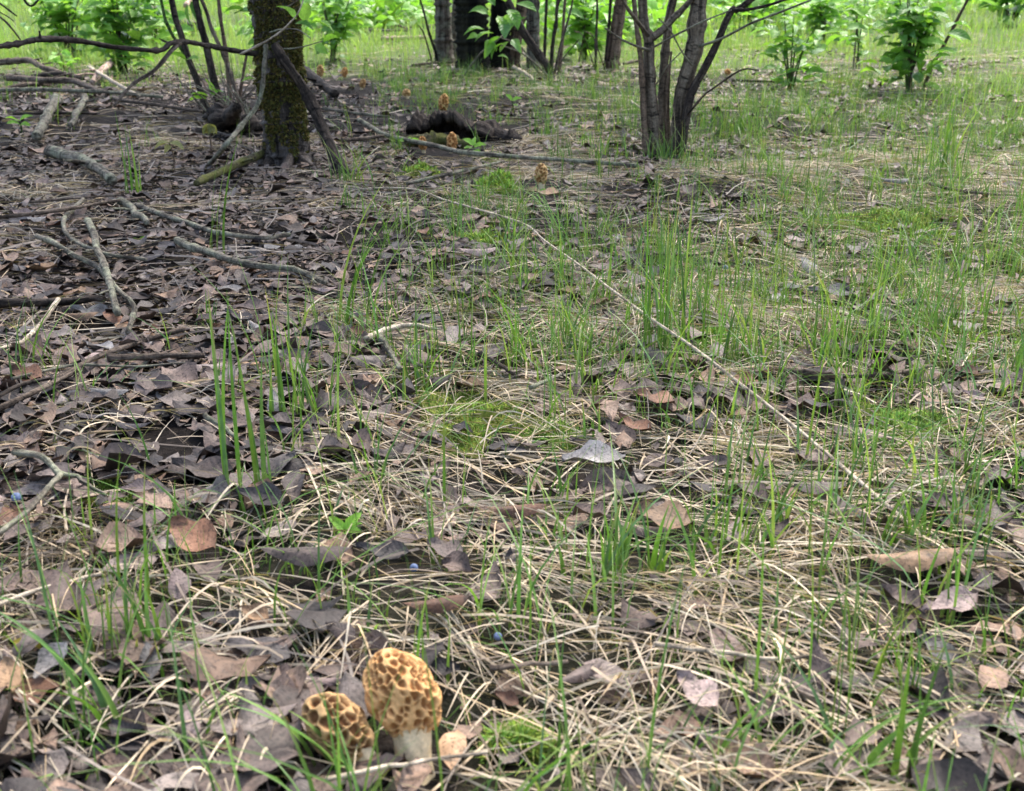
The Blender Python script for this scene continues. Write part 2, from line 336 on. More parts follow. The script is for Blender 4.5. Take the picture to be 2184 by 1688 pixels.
# ------------------------------------------------------------------ cover maps (ground coordinates)
def cover(x, y):
    """weights of litter, straw, grass at ground points"""
    u, v = px_of(x, y, 0 * x)
    n1 = vnoise(x * 3.1 + 20, y * 3.1); n2 = vnoise(x * 7 + 2, y * 7 + 31); n3 = vnoise(x * 1.3 + 40, y * 1.3 + 3)
    left = sig((760 - u + 160 * n1) / 110) * sig((v - 190) / 25) * sig((1080 - v) / 90)
    rightm = sig((u - 780 + 200 * n1) / 120)
    far = np.maximum(sig((148 - v + 26 * n3 + 12 * n1) / 12), .75 * sig((330 - v + 60 * n3) / 40) * sig((u - 2020 + 90 * n1) / 60))
    lit = np.clip(.48 + .62 * left + .22 * sig((v - 1080) / 90) * sig((900 - u) / 120) - .5 * n2 - .5 * n1 - .22 * rightm * sig((v - 360) / 60), .07, 1.3) * (1 - .85 * far)
    straw = np.clip(.42 + .33 * rightm + .6 * n1 + .45 * n2 + .15 * sig((v - 1250) / 80) - .12 * left, .10, 1.2) * (1 - .6 * far)
    grass = np.clip(.42 + .45 * rightm + .45 * n2 + .35 * n3 - .48 * left + .35 * sig((v - 1150) / 90) * sig((450 - u) / 90), 0, 1.2)
    grass = grass * np.clip(.8 + 1.0 * vnoise(x * 4.7 + 9, y * 4.7 + 17) + .3 * n3, .2, 1.5)
    grass = grass * (1 - far) + far * np.clip(.95 + .3 * n1, .5, 1.2)
    ck = clear(x, y)
    return lit * np.where(ck < .45, ck * .3, 1), straw * ck, grass * ck ** 2.5, far * np.where(ck < 1, ck, 1)
def scatter(n, r0, r1, ang=.62, side=.35, power=2.0):
    """uniform points over a wedge of ground in front of the viewer"""
    if r1 <= 1.8: return U(-1.1, 1.1, n), U(.2, r1, n)      # close by: a full strip of ground
    r = (U(r0 ** power, r1 ** power, n)) ** (1 / power); a = U(-ang, ang, n)
    x = r * np.sin(a) + U(-side, side, n); y = r * np.cos(a); return x, y

# ------------------------------------------------------------------ ground
ys = np.concatenate([-np.geomspace(60, .3, 14), np.linspace(-.15, .35, 8), np.linspace(.36, 3.2, 190), np.geomspace(3.23, 14, 110), np.geomspace(14.3, 400, 40)])
ss = np.concatenate([-np.geomspace(40, 1.06, 14), np.linspace(-1, 1, 210), np.geomspace(1.06, 40, 14)])
YY, SS = np.meshgrid(ys, ss, indexing='ij'); XX = SS * (.35 + .62 * np.maximum(np.abs(YY), .3))
ZZ = gz(XX, YY); i = np.arange(len(ys) - 1)[:, None] * len(ss) + np.arange(len(ss) - 1)[None]
gq = np.stack([i, i + 1, i + len(ss) + 1, i + len(ss)], -1).reshape(-1, 4)
_, _, gw, fw = cover(XX.ravel(), np.maximum(YY.ravel(), .3)); g = np.clip(gw * .06 + fw * .7, 0, .9)
g[np.abs(XX.ravel()) > 60] = .7
g = np.clip(g, 0, 1); gc = np.stack([g, g, g], -1)
tag(obj('ground', mesh('ground', np.stack([XX, YY, ZZ], -1), gq, None, gc), M['soil']), kind='structure', label='dark woodland soil under leaf litter')

# ------------------------------------------------------------------ leaf litter (stuff)
PAL = np.array([(.135, .10, .085), (.165, .125, .107), (.10, .075, .065), (.055, .044, .041), (.04, .033, .032), (.20, .175, .16), (.20, .135, .095), (.23, .165, .125), (.115, .09, .08), (.18, .15, .135)])
def litter(bag, n, r0, r1, nl, nw, smin, smax, dens=1., seed=0):
    x, y = scatter(n, r0, r1); lit, st, gr, far = cover(x, y); k = U(0, 1, n) < lit * dens
    x, y, far = x[k], y[k], far[k]; n = len(x); tm = [leaf_template(1, U(.38, .7), nl, nw, U(-.5, .6), U(-.4, .5), U(.03, .2), seed * 50 + j, U(.2, 1), U(-.5, .5)) for j in range(28)]
    ti = rng.integers(0, 28, n); Rm = rots(U(0, 6.28, n), np.abs(rng.normal(0, .21, n)), U(0, 6.28, n)); s = smin + (smax - smin) * U(0, 1, n) ** 1.5
    z = gz(x, y) + U(.0, .015, n); col = PAL[rng.integers(0, len(PAL), n)] * U(.5, 1.15, (n, 1)) * [1.08, 1, .93]
    for j in range(28):
        mj = np.where(ti == j)[0]
        if not len(mj): continue
        V, q, L = tm[j]; V = V - [0, .5, 0]
        W = np.einsum('nij,vj->nvi', Rm[mj], V) * s[mj][:, None, None] + np.stack([x[mj], y[mj], z[mj]], -1)[:, None]
        off = np.arange(len(mj))[:, None, None] * len(V)
        bag.add(W.reshape(-1, 3), (q[None] + off).reshape(-1, 4), np.repeat(col[mj], len(V), 0), np.tile(L, (len(mj), 1)))
b = Bag(); litter(b, 10400, .3, 1.6, 4, 2, .014, .042, 1, 1); litter(b, 10000, 1.4, 3.4, 4, 2, .016, .048, 1, 2); litter(b, 18000, 3.2, 8, 3, 2, .022, .055, .9, 3)
litter(b, 6240, .3, 1.3, 5, 3, .03, .055, 1, 6); litter(b, 25200, .3, 1.8, 2, 2, .003, .013, 1, 4); litter(b, 9000, 1.6, 3.4, 2, 2, .007, .018, 1, 5)
tag(obj('leaf_litter', b.mesh('leaf_litter'), M['dead']), 'carpet of small dead brown leaves covering the woodland floor', 'leaf litter', kind='stuff')

# ------------------------------------------------------------------ dry straw and twiglets (stuff)
def strands(x, y, az, L, bow, w0, cols, K=6, lift=.006, wig=.15, fall=1.):
    n = len(x); t = np.linspace(0, 1, K)[None]; a = az[:, None] + rng.normal(0, wig, (n, 1)) * t * 1.6 + (rng.normal(0, wig * .6, (n, K)) + (U(0, 1, (n, K)) < .06) * rng.normal(0, .5, (n, K))).cumsum(1) * (.22 if wig < .5 else .6)
    st = L[:, None] / (K - 1); dx = np.cumsum(np.cos(a) * st, 1) - np.cos(a[:, :1]) * st; dy = np.cumsum(np.sin(a) * st, 1) - np.sin(a[:, :1]) * st
    X = x[:, None] + dx; Y = y[:, None] + dy
    Z = gz(X, Y) + lift + bow[:, None] * (4 * t * (1 - t)) ** .8 * (1.15 - .5 * t) + U(0, .012, (n, 1))
    ok = clear(X, Y).min(1) > U(0, 1, n)
    P = np.stack([X, Y, Z], -1); ro = U(-1.2, 1.2, n)
    side = np.stack([-np.sin(az) * np.cos(ro), np.cos(az) * np.cos(ro), np.sin(ro)], -1)
    W = w0[:, None] * (1 - .75 * t ** 2) * np.ones((n, K)); return ribbons(P[ok], W[ok], side[ok], cols[ok])
SP = np.array([(.46, .36, .245), (.42, .335, .24), (.54, .45, .33), (.33, .265, .20), (.37, .325, .26), (.42, .31, .19), (.26, .215, .17), (.20, .155, .12), (.48, .41, .31)])
def scol(n): return SP[rng.integers(0, len(SP), n)] * U(.75, 1.25, (n, 1)) * [1.13, 1.11, 1.06]
b = Bag()
def straw_single(n, r0, r1, K, w, Lr, dens=1.):
    x, y = scatter(n, r0, r1); lit, st, gr, far = cover(x, y); k = U(0, 1, n) < st * dens; x, y = x[k], y[k]; n = len(x)
    az = np.where(U(0, 1, n) < .6, rng.normal(-.35, .7, n), U(0, 6.28, n)) + np.pi * (U(0, 1, n) < .3)
    b.add(*strands(x, y, az, U(*Lr, n), np.abs(rng.normal(0, .004, n)), U(.35, 1.6, n) * w, scol(n), K, .004, wig=.09))
def straw_tufts(n, r0, r1, m, K, w, Lr, dens=1.):
    x, y = scatter(n, r0, r1); lit, st, gr, far = cover(x, y); k = U(0, 1, n) < (st - .25) * 1.4 * dens; x, y = x[k], y[k]; n = len(x)
    main = rng.normal(-.7, .9, n)
    X = np.repeat(x, m) + rng.normal(0, .014, n * m); Y = np.repeat(y, m) + rng.normal(0, .014, n * m); az = np.repeat(main, m) + rng.normal(0, .55, n * m)
    b.add(*strands(X, Y, az, U(*Lr, n * m), U(.0, .014, n * m) * np.repeat(U(.2, 1.3, n), m), U(.5, 1.3, n * m) * w, scol(n * m), K, .004, wig=.06))
straw_single(19000, .3, 1.6, 7, .00062, (.03, .14)); straw_single(17000, 1.4, 3.4, 5, .0007, (.04, .15)); straw_single(14000, 3.2, 9, 4, .0012, (.06, .2))
straw_tufts(340, .3, 1.6, 36, 7, .0007, (.04, .12)); straw_tufts(560, 1.4, 3.4, 26, 5, .0008, (.04, .12)); straw_tufts(320, 3.2, 8, 14, 4, .0012, (.06, .16))
def swath(u0, v0, u1, v1, n, spread=.035, w=.0007):
    n = int(n * .4)
    A, B = gnd(u0, v0), gnd(u1, v1); d = B - A; L = math.hypot(d[0], d[1]); a0 = math.atan2(d[1], d[0]); f = U(0, .9, n); k = rng.normal(0, spread * 1.25, n) * (.5 + f)
    x = A[0] + d[0] * f - math.sin(a0) * k; y = A[1] + d[1] * f + math.cos(a0) * k
    b.add(*strands(x, y, a0 + rng.normal(0, .38, n) + k * 3, U(.12, .55, n) * L, np.abs(rng.normal(0, .008, n)), U(.4, 1.5, n) * w, scol(n) * 1.05, 7, .010, wig=.16))
for a in ((770, 1360, 460, 1660, 190), (640, 1480, 300, 1640, 110), (1380, 1290, 2020, 1560, 300, .06), (1470, 1340, 1290, 1680, 150), (1300, 620, 1420, 790, 110, .03), (1960, 860, 2140, 1010, 120, .03), (680, 880, 900, 1010, 130), (1680, 690, 1800, 760, 90), (1560, 530, 1790, 640, 110), (430, 1080, 440, 1260, 60, .02), (1300, 560, 1190, 620, 70), (1480, 480, 1560, 560, 70), (1700, 1150, 2150, 1330, 190, .05), (1840, 780, 1700, 850, 70), (880, 1130, 760, 1230, 90), (1500, 900, 1640, 1010, 90), (150, 1250, 20, 1420, 80), (1600, 1480, 1900, 1680, 160, .05), (200, 900, 420, 930, 80), (40, 960, 260, 930, 80), (1050, 1330, 1300, 1420, 90)): swath(*a)
# curly brown root fibres beside the forked stick
n = 420; x, y = [], []
c0 = gnd(150, 1230); x = c0[0] + rng.normal(0, .05, n); y = c0[1] + rng.normal(0, .06, n)
b.add(*strands(x, y, U(0, 6.28, n), U(.02, .06, n), U(0, .018, n), U(.0003, .0006, n), np.array([.20, .15, .09]) * U(.5, 1.2, (n, 1)), 8, .004, wig=.7))
tag(obj('dry_straw', b.mesh('dry_straw'), M['straw']), 'matted pale dry grass stems lying over the litter', 'straw', kind='stuff')
b = Bag()
def twiglets(n, r0, r1, w):
    x, y = scatter(n, r0, r1); lit, st, gr, far = cover(x, y); k = U(0, 1, n) < lit; x, y = x[k], y[k]; n = len(x)
    c = np.array([(.16, .12, .095), (.24, .20, .165), (.09, .07, .055)])[rng.integers(0, 3, n)] * U(.8, 1.2, (n, 1))
    V, q, C = strands(x, y, U(0, 6.28, n), U(.04, .22, n), np.abs(rng.normal(0, .005, n)), U(.5, 1.3, n) * w, c, 5, .008, .12)
    b.add(V, q, C)
twiglets(1800, .3, 1.6, .001); twiglets(2200, 1.4, 3.4, .0015); twiglets(2500, 3.2, 8, .002)
tag(obj('twig_litter', b.mesh('twig_litter'), M['straw']), 'thin broken twigs strewn through the leaf litter', 'twigs', kind='stuff')

# ------------------------------------------------------------------ green grass
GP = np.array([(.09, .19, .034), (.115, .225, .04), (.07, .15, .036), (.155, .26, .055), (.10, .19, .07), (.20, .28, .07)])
def blades(x, y, h, lean, az, w0, cols, K=6, z0=None, keel=.35):
    n = len(x); t = np.linspace(0, 1, K)[None]; off = lean[:, None] * t ** 2 * h[:, None]
    X = x[:, None] + np.cos(az)[:, None] * off; Y = y[:, None] + np.sin(az)[:, None] * off
    Z = (gz(x, y) if z0 is None else z0)[:, None] - .004 + h[:, None] * (t - .28 * np.minimum(lean[:, None], 1.6) * t ** 2.5)
    P = np.stack([X, Y, Z], -1); sa = az + np.pi / 2 + rng.normal(0, .5, n); side = np.stack([np.cos(sa), np.sin(sa), 0 * sa], -1)
    W = w0[:, None] * np.clip(1.05 - t ** 1.7, .06, 1) * (.75 + .25 * np.minimum(1, t * 4))
    cc = cols[:, None] * (1 + .25 * t[..., None]) ; base = np.clip(1 - t * 4, 0, 1)[..., None]
    cc = cc * (1 - .6 * base) + np.array([.24, .26, .10]) * .6 * base
    tip = (U(0, 1, (n, 1, 1)) < .22) * np.clip((t[..., None] - .55) / .45, 0, 1); cc = cc * (1 - tip) + np.array([.34, .30, .12]) * tip
    return ribbons(P, W, side, cc, keel)
def gcol(n, g=GP): return g[rng.integers(0, len(g), n)] * U(.75, 1.25, (n, 1))
b = Bag()
def grass_tufts(n, r0, r1, m, K, w, hr, dens=1., keel=.35, spread=.012, sel=None):
    x, y = scatter(n, r0, r1); lit, st, gr, far = cover(x, y); k = (U(0, 1, n) < gr * dens) & (np.hypot(x, y) > .36); x, y = x[k], y[k]; n = len(x)
    mm = np.maximum(1, rng.poisson(m, n)); X = np.repeat(x, mm); Y = np.repeat(y, mm); N = len(X); H = np.repeat(U(*hr, n), mm) * U(.45, 1.1, N)
    X = X + rng.normal(0, spread, N); Y = Y + rng.normal(0, spread, N)
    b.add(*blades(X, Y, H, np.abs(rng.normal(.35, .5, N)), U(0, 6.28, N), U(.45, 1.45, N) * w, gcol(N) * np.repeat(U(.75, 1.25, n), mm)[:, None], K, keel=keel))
grass_tufts(1130, .3, 1.3, 6.4, 7, .0011, (.03, .13)); grass_tufts(1798, 1.2, 2.6, 8.0, 6, .0010, (.04, .14)); grass_tufts(3100, 2.5, 5.5, 9.6, 5, .0012, (.04, .13), .85)
grass_tufts(520, .3, 1.6, 4.0, 7, .0008, (.05, .20)); grass_tufts(1054, 1.4, 4, 4.8, 6, .0008, (.06, .19))
def sprouts(n, r0, r1, w, hr):
    x, y = scatter(n, r0, r1); lit, st, gr, far = cover(x, y); k = (U(0, 1, n) < gr * .9) & (np.hypot(x, y) > .36); x, y = np.repeat(x[k], 4), np.repeat(y[k], 4); N = len(x)
    b.add(*blades(x + rng.normal(0, .008, N), y + rng.normal(0, .008, N), U(*hr, N), np.abs(rng.normal(.7, .5, N)), U(0, 6.28, N), U(.6, 1.25, N) * w, gcol(N) * [1.25, 1.1, 1.2], 4, keel=0))
sprouts(5460, .3, 1.5, .0006, (.008, .03)); sprouts(7000, 1.4, 3.4, .0008, (.01, .035)); sprouts(6000, 3.2, 6, .0012, (.015, .05))
tag(obj('grass', b.mesh('grass'), M['grass']), 'thin green grass blades growing through litter and straw', 'grass', kind='stuff')
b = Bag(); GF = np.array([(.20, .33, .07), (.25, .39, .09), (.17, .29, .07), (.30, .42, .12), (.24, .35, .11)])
def meadow(n, r0, r1, K, w, hr, ang, power):
    x, y = scatter(n, r0, r1, ang, .6, power); lit, st, gr, far = cover(x, y); k = U(0, 1, n) < far * (.62 + .38 * vnoise(x * 1.2, y * 1.2)); x, y = x[k], y[k]; n = len(x)
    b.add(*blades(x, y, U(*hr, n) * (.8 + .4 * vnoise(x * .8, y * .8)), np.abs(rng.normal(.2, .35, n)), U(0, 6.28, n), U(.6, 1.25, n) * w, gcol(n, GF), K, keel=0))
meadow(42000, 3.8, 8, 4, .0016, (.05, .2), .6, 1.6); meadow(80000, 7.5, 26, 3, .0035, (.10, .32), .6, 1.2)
tag(obj('meadow_grass', b.mesh('meadow_grass'), M['grass']), 'bright green grass covering the open ground behind the trees', 'grass', kind='stuff')
# far undergrowth: one mass of leaves
def undergrowth():
    g = np.random.default_rng(3); Vs = Bag()
    for (u0, u1, y0, y1, n, h, s) in ((640, 900, 8.5, 11, 1300, .5, .1), (1150, 1330, 7.5, 10, 900, .5, .1), (1540, 1760, 8.5, 11, 900, .45, .1), (1780, 2184, 11, 15, 1000, .5, .12), (-100, 300, 12, 18, 700, .35, .14), (300, 640, 13, 18, 800, .4, .13), (880, 1180, 12, 16, 700, .5, .12), (1330, 1540, 12, 16, 600, .5, .12), (-1200, 3400, 17, 24, 5200, 1.4, .2)):
        y = g.uniform(y0, y1, n); x = (g.uniform(u0, u1, n) - CX) / F * y; nc = 40; ci = g.integers(0, nc, n); cy = g.uniform(y0, y1, nc); cx = (g.uniform(u0, u1, nc) - CX) / F * cy
        x = cx[ci] + g.normal(0, .28, n); y = cy[ci] + g.normal(0, .28, n); z = gz(x, y) + h * g.uniform(.05, 1, n) * g.uniform(.3, 1, nc)[ci]
        d = g.normal(0, 1, (n, 3)); d[:, 2] *= .5; d /= np.linalg.norm(d, axis=1)[:, None]; sd_ = np.cross(d, g.normal(0, .4, (n, 3)) + [0, 0, 1]); sd_ /= np.linalg.norm(sd_, axis=1)[:, None]
        L = s * g.uniform(.6, 1.2, n); t = np.linspace(0, 1, 4); P = np.stack([x, y, z], -1)[:, None] + d[:, None] * (L[:, None] * t)[..., None] - np.array([0, 0, 1.]) * (L[:, None] * .3 * t ** 2)[..., None]
        Vs.add(*ribbons(P, L[:, None] * np.array([.03, .27, .24, .01])[None], sd_, np.array([.15, .31, .05]) * g.uniform(.5, 1.7, (n, 1)), .2))
    tag(obj('undergrowth', Vs.mesh('undergrowth'), M['leafc']), 'mass of bright green undergrowth far behind the trees', 'undergrowth', kind='stuff')
undergrowth()

# ------------------------------------------------------------------ moss patches
def moss_patch(u, v, wpx, hpx, label, n=1500, col=(.16, .19, .03), thick=.014, seed=0):
    thick += .001; n = int(n * 1.7)
    g = np.random.default_rng(900 + seed); c = gnd(u, v); l = gnd(u - wpx / 2, v); f = gnd(u, v - hpx / 2); nr = gnd(u, v + hpx / 2)
    rx = abs(c[0] - l[0]); ry = (f[1] - nr[1]) / 2; cy = (f[1] + nr[1]) / 2
    nr_, na = 16, 40; th = np.linspace(0, 2 * math.pi, na, endpoint=False); rr = np.linspace(0, 1, nr_)
    ol = .92 + .26 * np.sin(th * 3 + seed) + .14 * np.sin(th * 7 + 3 * seed) + .16 * np.sin(th * 5 + 2 * seed) + .1 * np.sin(th * 9 + seed)
    X = c[0] + rr[:, None] * np.cos(th) * rx * ol; Y = cy + rr[:, None] * np.sin(th) * ry * ol
    def hgt(X, Y, q): return gz(X, Y) - .004 + thick * np.clip(1 - q ** 2.2, 0, 1) * (.55 + .5 * vnoise(X * 45, Y * 45) + .35 * vnoise(X * 110, Y * 110)) + .004
    V = np.stack([X, Y, hgt(X, Y, rr[:, None] * np.ones((1, na)))], -1).reshape(-1, 3)
    V[(nr_ - 1) * na:, 2] -= .012
    i = np.arange(nr_ - 1)[:, None] * na; j = np.arange(na)[None]; j2 = (j + 1) % na
    q = np.stack([i + j, i + j2, i + na + j2, i + na + j], -1).reshape(-1, 4)
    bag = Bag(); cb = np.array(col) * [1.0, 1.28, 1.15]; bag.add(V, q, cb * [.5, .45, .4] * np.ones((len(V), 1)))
    r = np.sqrt(g.uniform(0, 1, n)); a = g.uniform(0, 6.28, n); o2 = np.interp(a, np.append(th, 6.2832), np.append(ol, ol[0]))
    x = c[0] + r * np.cos(a) * rx * o2; y = cy + r * np.sin(a) * ry * o2; z = hgt(x, y, r) - .001
    mk = vnoise(x * 38 + seed, y * 38) + .6 * vnoise(x * 90, y * 90) > -.35 - .6 * (1 - r) + .35 * g.normal(0, 1, n) * .5; z = np.where(mk, z, z - .03); h = g.uniform(.004, .013, n) * min(1.6, max(1, c[1] / 1.2)); sc_ = min(2.2, max(1, c[1] / 1.1))
    bag.add(*blades(x, y, h, np.abs(g.normal(.6, .5, n)), g.uniform(0, 6.28, n), g.uniform(.0005, .0012, n) * sc_, cb * g.uniform(.45, 1.7, (n, 1)) * np.stack([g.uniform(.6, 1.35, n), np.ones(n), g.uniform(.7, 1.3, n)], -1), 3, z0=z, keel=0))
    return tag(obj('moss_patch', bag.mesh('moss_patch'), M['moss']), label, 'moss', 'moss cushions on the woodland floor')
moss_patch(990, 905, 300, 150, 'wide olive green moss cushion in the middle of the clearing', 5200, (.19, .20, .035), .016, 1)
moss_patch(905, 808, 120, 44, 'brownish moss strip under the bent grey twig', 1300, (.19, .14, .03), .012, 2)
moss_patch(895, 372, 90, 24, 'small bright moss patch below the two morels by the rotten log', 900, (.18, .20, .03), .02, 3)
moss_patch(1062, 402, 92, 26, 'moss hummock with dark hollows left of the tall stemmed morel', 1000, (.20, .25, .03), .045, 4)
moss_patch(1022, 517, 100, 30, 'flat yellow green moss patch under the arching dry stem', 1000, (.19, .22, .035), .014, 5)
moss_patch(1905, 490, 330, 90, 'broad yellow green moss mat at the right below the flat grey leaves', 4600, (.22, .23, .045), .018, 6)
moss_patch(1525, 735, 120, 60, 'lime green moss patch beside the tall grass tuft on the right', 1500, (.20, .26, .045), .014, 7)
moss_patch(1925, 915, 210, 90, 'moss cushion near the right edge beside swept straw', 2600, (.19, .24, .045), .015, 8)
moss_patch(225, 1062, 120, 40, 'small lime moss patch above the forked grey stick', 1200, (.20, .24, .035), .012, 9)
moss_patch(1100, 1595, 170, 70, 'moss patch at the bottom edge right of the front morels', 2400, (.16, .20, .03), .012, 10)
moss_patch(2130, 572, 90, 30, 'dark green moss hump at the right edge', 700, (.09, .12, .02), .03, 11)
moss_patch(1180, 940, 130, 60, 'thin moss patch to the right of the wide moss cushion', 1600, (.18, .22, .04), .012, 12)
moss_patch(1060, 345, 60, 16, 'tiny moss patch just right of the leafy seedling near the log', 500, (.19, .22, .03), .015, 13)
moss_patch(1210, 530, 110, 26, 'faint moss patch among straw right of the arching stem', 800, (.17, .20, .035), .01, 14)

# ------------------------------------------------------------------ morels
def morel(ub, vb, capw, caph, stemh, lean, label, stemw=None, hi=False, seed=0, leany=0., skew=0., pfac=1.25, pale=(.58, .40, .20), pit=(.20, .09, .028), npit=70, group='morels growing through the woodland litter'):
    """ub,vb: where the stem meets the ground; sizes in frame units; lean in degrees to the right"""
    g = np.random.default_rng(300 + seed); base = gnd(ub, vb); k = depth(base) / F
    cosd = 1 / math.cos(math.atan2(CAMH, base[1])) if hi else 1.0
    cw, ch, sh = capw * k / 2, caph * k * cosd, stemh * k * cosd; sw = (stemw or capw * .5) * k / 2
    e = empty('morel_mushroom', base, label, 'mushroom', group)
    A = Matrix.Rotation(R(lean), 3, 'Y') @ Matrix.Rotation(R(leany), 3, 'X'); A = np.array(A)
    nt, na = (110, 150) if hi else (44, 56)
    # cap: pitted surface of revolution
    t = np.linspace(0, 1, nt); th = np.linspace(0, 2 * math.pi, na, endpoint=False)
    prof = np.where(t < .42, .60 + .40 * np.sin(math.pi / 2 * np.clip(t / .42, 0, 1)), (1 - np.clip((t - .42) / .58, 0, 1) ** 2.1) ** .55); prof[-1] = .01
    T, TH = np.meshgrid(t, th, indexing='ij'); rad = prof[:, None] * cw * (1 + .06 * np.sin(TH * 2 + seed) + .07 * np.sin(TH * 3 + T * 6 + seed) + .035 * np.sin(TH * 5 - T * 11 + seed) + .03 * np.sin(T * 17 + TH))
    S = np.stack([rad * np.cos(TH), rad * np.sin(TH), T * ch], -1).reshape(-1, 3)
    ts, ths = [], []; cand = None
    while len(ts) < npit:      # evenly spread pit centres
        c1, c2 = g.uniform(0, .98, 40), g.uniform(0, 6.28, 40); ok = g.uniform(0, 1, 40) < np.interp(c1, t, prof); c1, c2 = c1[ok], c2[ok]
        if not len(c1): continue
        q1 = np.interp(c1, t, prof) * cw; cp_ = np.stack([q1 * np.cos(c2), q1 * np.sin(c2), c1 * ch], -1)
        b_ = 0 if cand is None else int(np.argmax(np.linalg.norm(cp_[:, None] - cand[None], axis=2).min(1)))
        ts.append(c1[b_]); ths.append(c2[b_]); cand = cp_[b_:b_ + 1] if cand is None else np.vstack([cand, cp_[b_]])
    ts, ths = np.array(ts), np.array(ths)
    pr = np.interp(ts, t, prof) * cw; seeds = np.stack([pr * np.cos(ths), pr * np.sin(ths), ts * ch], -1); st = np.array([1, 1, .72])
    Sw = S + cw * .05 * np.stack([np.sin(S[:, 2] / cw * 9 + seed), np.cos(S[:, 0] / cw * 8), np.sin((S[:, 0] + S[:, 1]) / cw * 10)], -1); D = np.linalg.norm((Sw[:, None] - seeds[None]) * st, axis=2); D.sort(axis=1); ed = (D[:, 1] - D[:, 0]) / (math.sqrt(cw * ch / npit) * 2.2)
    ar = 2 * math.pi * cw * .8 * ch; s0 = math.sqrt(ar / npit) * .5; jit = 1 + .38 * np.sin(S[:, 0] / s0 * 1.1 + seed) * np.sin(S[:, 2] / s0 * .9 + 2 * seed)
    pitv = np.clip((pfac * s0 * jit - D[:, 0]) / (.6 * s0), 0, 1) * np.clip((ed - .03) * 6, 0, 1); pitv = pitv * pitv * (3 - 2 * pitv)
    nrm = S.copy(); nrm[:, 2] = (S[:, 2] - ch * .45) * (cw / ch) ** 2 * 2; nrm /= np.linalg.norm(nrm, axis=1)[:, None] + 1e-9
    dep = s0 * 1.15; S = S - nrm * (pitv * dep * (1 - .6 * (T.ravel() > .97)))[:, None]
    S = S + nrm * (.018 * cw * np.sin(S[:, 0] / s0 * 2.3) * np.sin(S[:, 1] / s0 * 2.1) * np.sin(S[:, 2] / s0 * 2.7))[:, None]
    mixv = np.clip(pitv * 1.25, 0, 1)[:, None]; col = np.array(pale) * (1 - mixv) + np.array(pit) * mixv
    ii = np.arange(nt - 1)[:, None] * na; jj = np.arange(na)[None]; j2 = (jj + 1) % na
    q = np.stack([ii + jj, ii + j2, ii + na + j2, ii + na + jj], -1).reshape(-1, 4)
    S[:, 2] += sh * .93; S[:, 0] -= skew * cw * np.clip(T.ravel(), 0, 1) ** 2; S = S @ A.T
    obj('cap', mesh('cap', S, q, None, col), M['morel'], e)
    # stem
    ns, nb = (40, 48) if hi else (14, 18); t = np.linspace(0, 1, ns); th = np.linspace(0, 2 * math.pi, nb, endpoint=False); T, TH = np.meshgrid(t, th, indexing='ij')
    pr = sw * (1.04 - .14 * np.sin(t * math.pi) + .10 * np.clip(1 - t * 4, 0, 1)); rad = pr[:, None] * (1 + .05 * np.sin(TH * 4 + seed + T) * (1 - .5 * T) + .03 * np.sin(TH * 7 + T * 9))
    z = -.012 + T * (sh * 1.15 + .012); S = np.stack([rad * np.cos(TH), rad * np.sin(TH), z], -1).reshape(-1, 3) @ A.T
    ii = np.arange(ns - 1)[:, None] * nb; jj = np.arange(nb)[None]; j2 = (jj + 1) % nb
    q = np.stack([ii + jj, ii + j2, ii + nb + j2, ii + nb + jj], -1).reshape(-1, 4)
    cs = np.array([.80, .62, .37]) * (1 + .06 * g.normal(0, 1, (len(S), 1)))
    obj('stem', mesh('stem', S, q, None, cs), M['morel'], e)
    return e
morel(886, 1650, 150, 142, 70, -7, 'tall upright tan morel, larger of the two in the front', 84, True, 1, -26, skew=.5, npit=190, pfac=1.25, pale=(.64, .36, .145), pit=(.32, .14, .045))
morel(822, 1672, 122, 128, 66, -42, 'squat brown morel leaning left against the taller front one', 54, True, 2, -16, skew=.2, npit=85, pfac=1.35, pale=(.48, .295, .13), pit=(.17, .075, .026))
OR = dict(pale=(.62, .33, .12), pit=(.30, .12, .03), npit=46)
OB = dict(pale=(.58, .36, .15), pit=(.26, .12, .035), npit=46)
morel(1155, 405, 29, 44, 14, -2, 'morel with a clear pale stem standing alone right of the log', 14, seed=3, **OB)
morel(904, 327, 20, 30, 7, -6, 'small reddish morel in front of the left end of the rotten log', 9, seed=4, **OR)
morel(963, 327, 25, 40, 5, 3, 'plump morel in front of the middle of the rotten log', 10, seed=5, **OR)
morel(1058, 298, 22, 28, 6, -24, 'small morel tilted left by the right end of the rotten log', 9, seed=6, **OR)
morel(943, 240, 22, 36, 4, 10, 'tall orange morel leaning right behind the rotten log', 9, seed=7, **OR)
morel(869, 211, 18, 17, 4, -8, 'stubby yellow morel half hidden in grass left of the tall orange one', 8, seed=8, **OB)
morel(771, 192, 14, 20, 4, 14, 'yellowish morel leaning in thin grass, third from the mossy tree', 7, seed=9, **OB)
morel(732, 169, 15, 22, 4, 14, 'pointed orange morel on bare litter, second from the mossy tree', 7, seed=10, **OR)
morel(683, 168, 17, 24, 5, 3, 'pale orange morel nearest to the mossy tree', 8, seed=11, **OB)
morel(1551, 164, 14, 13, 4, 0, 'tiny distant orange morel behind the multi stemmed shrub', 7, seed=12, **OR)

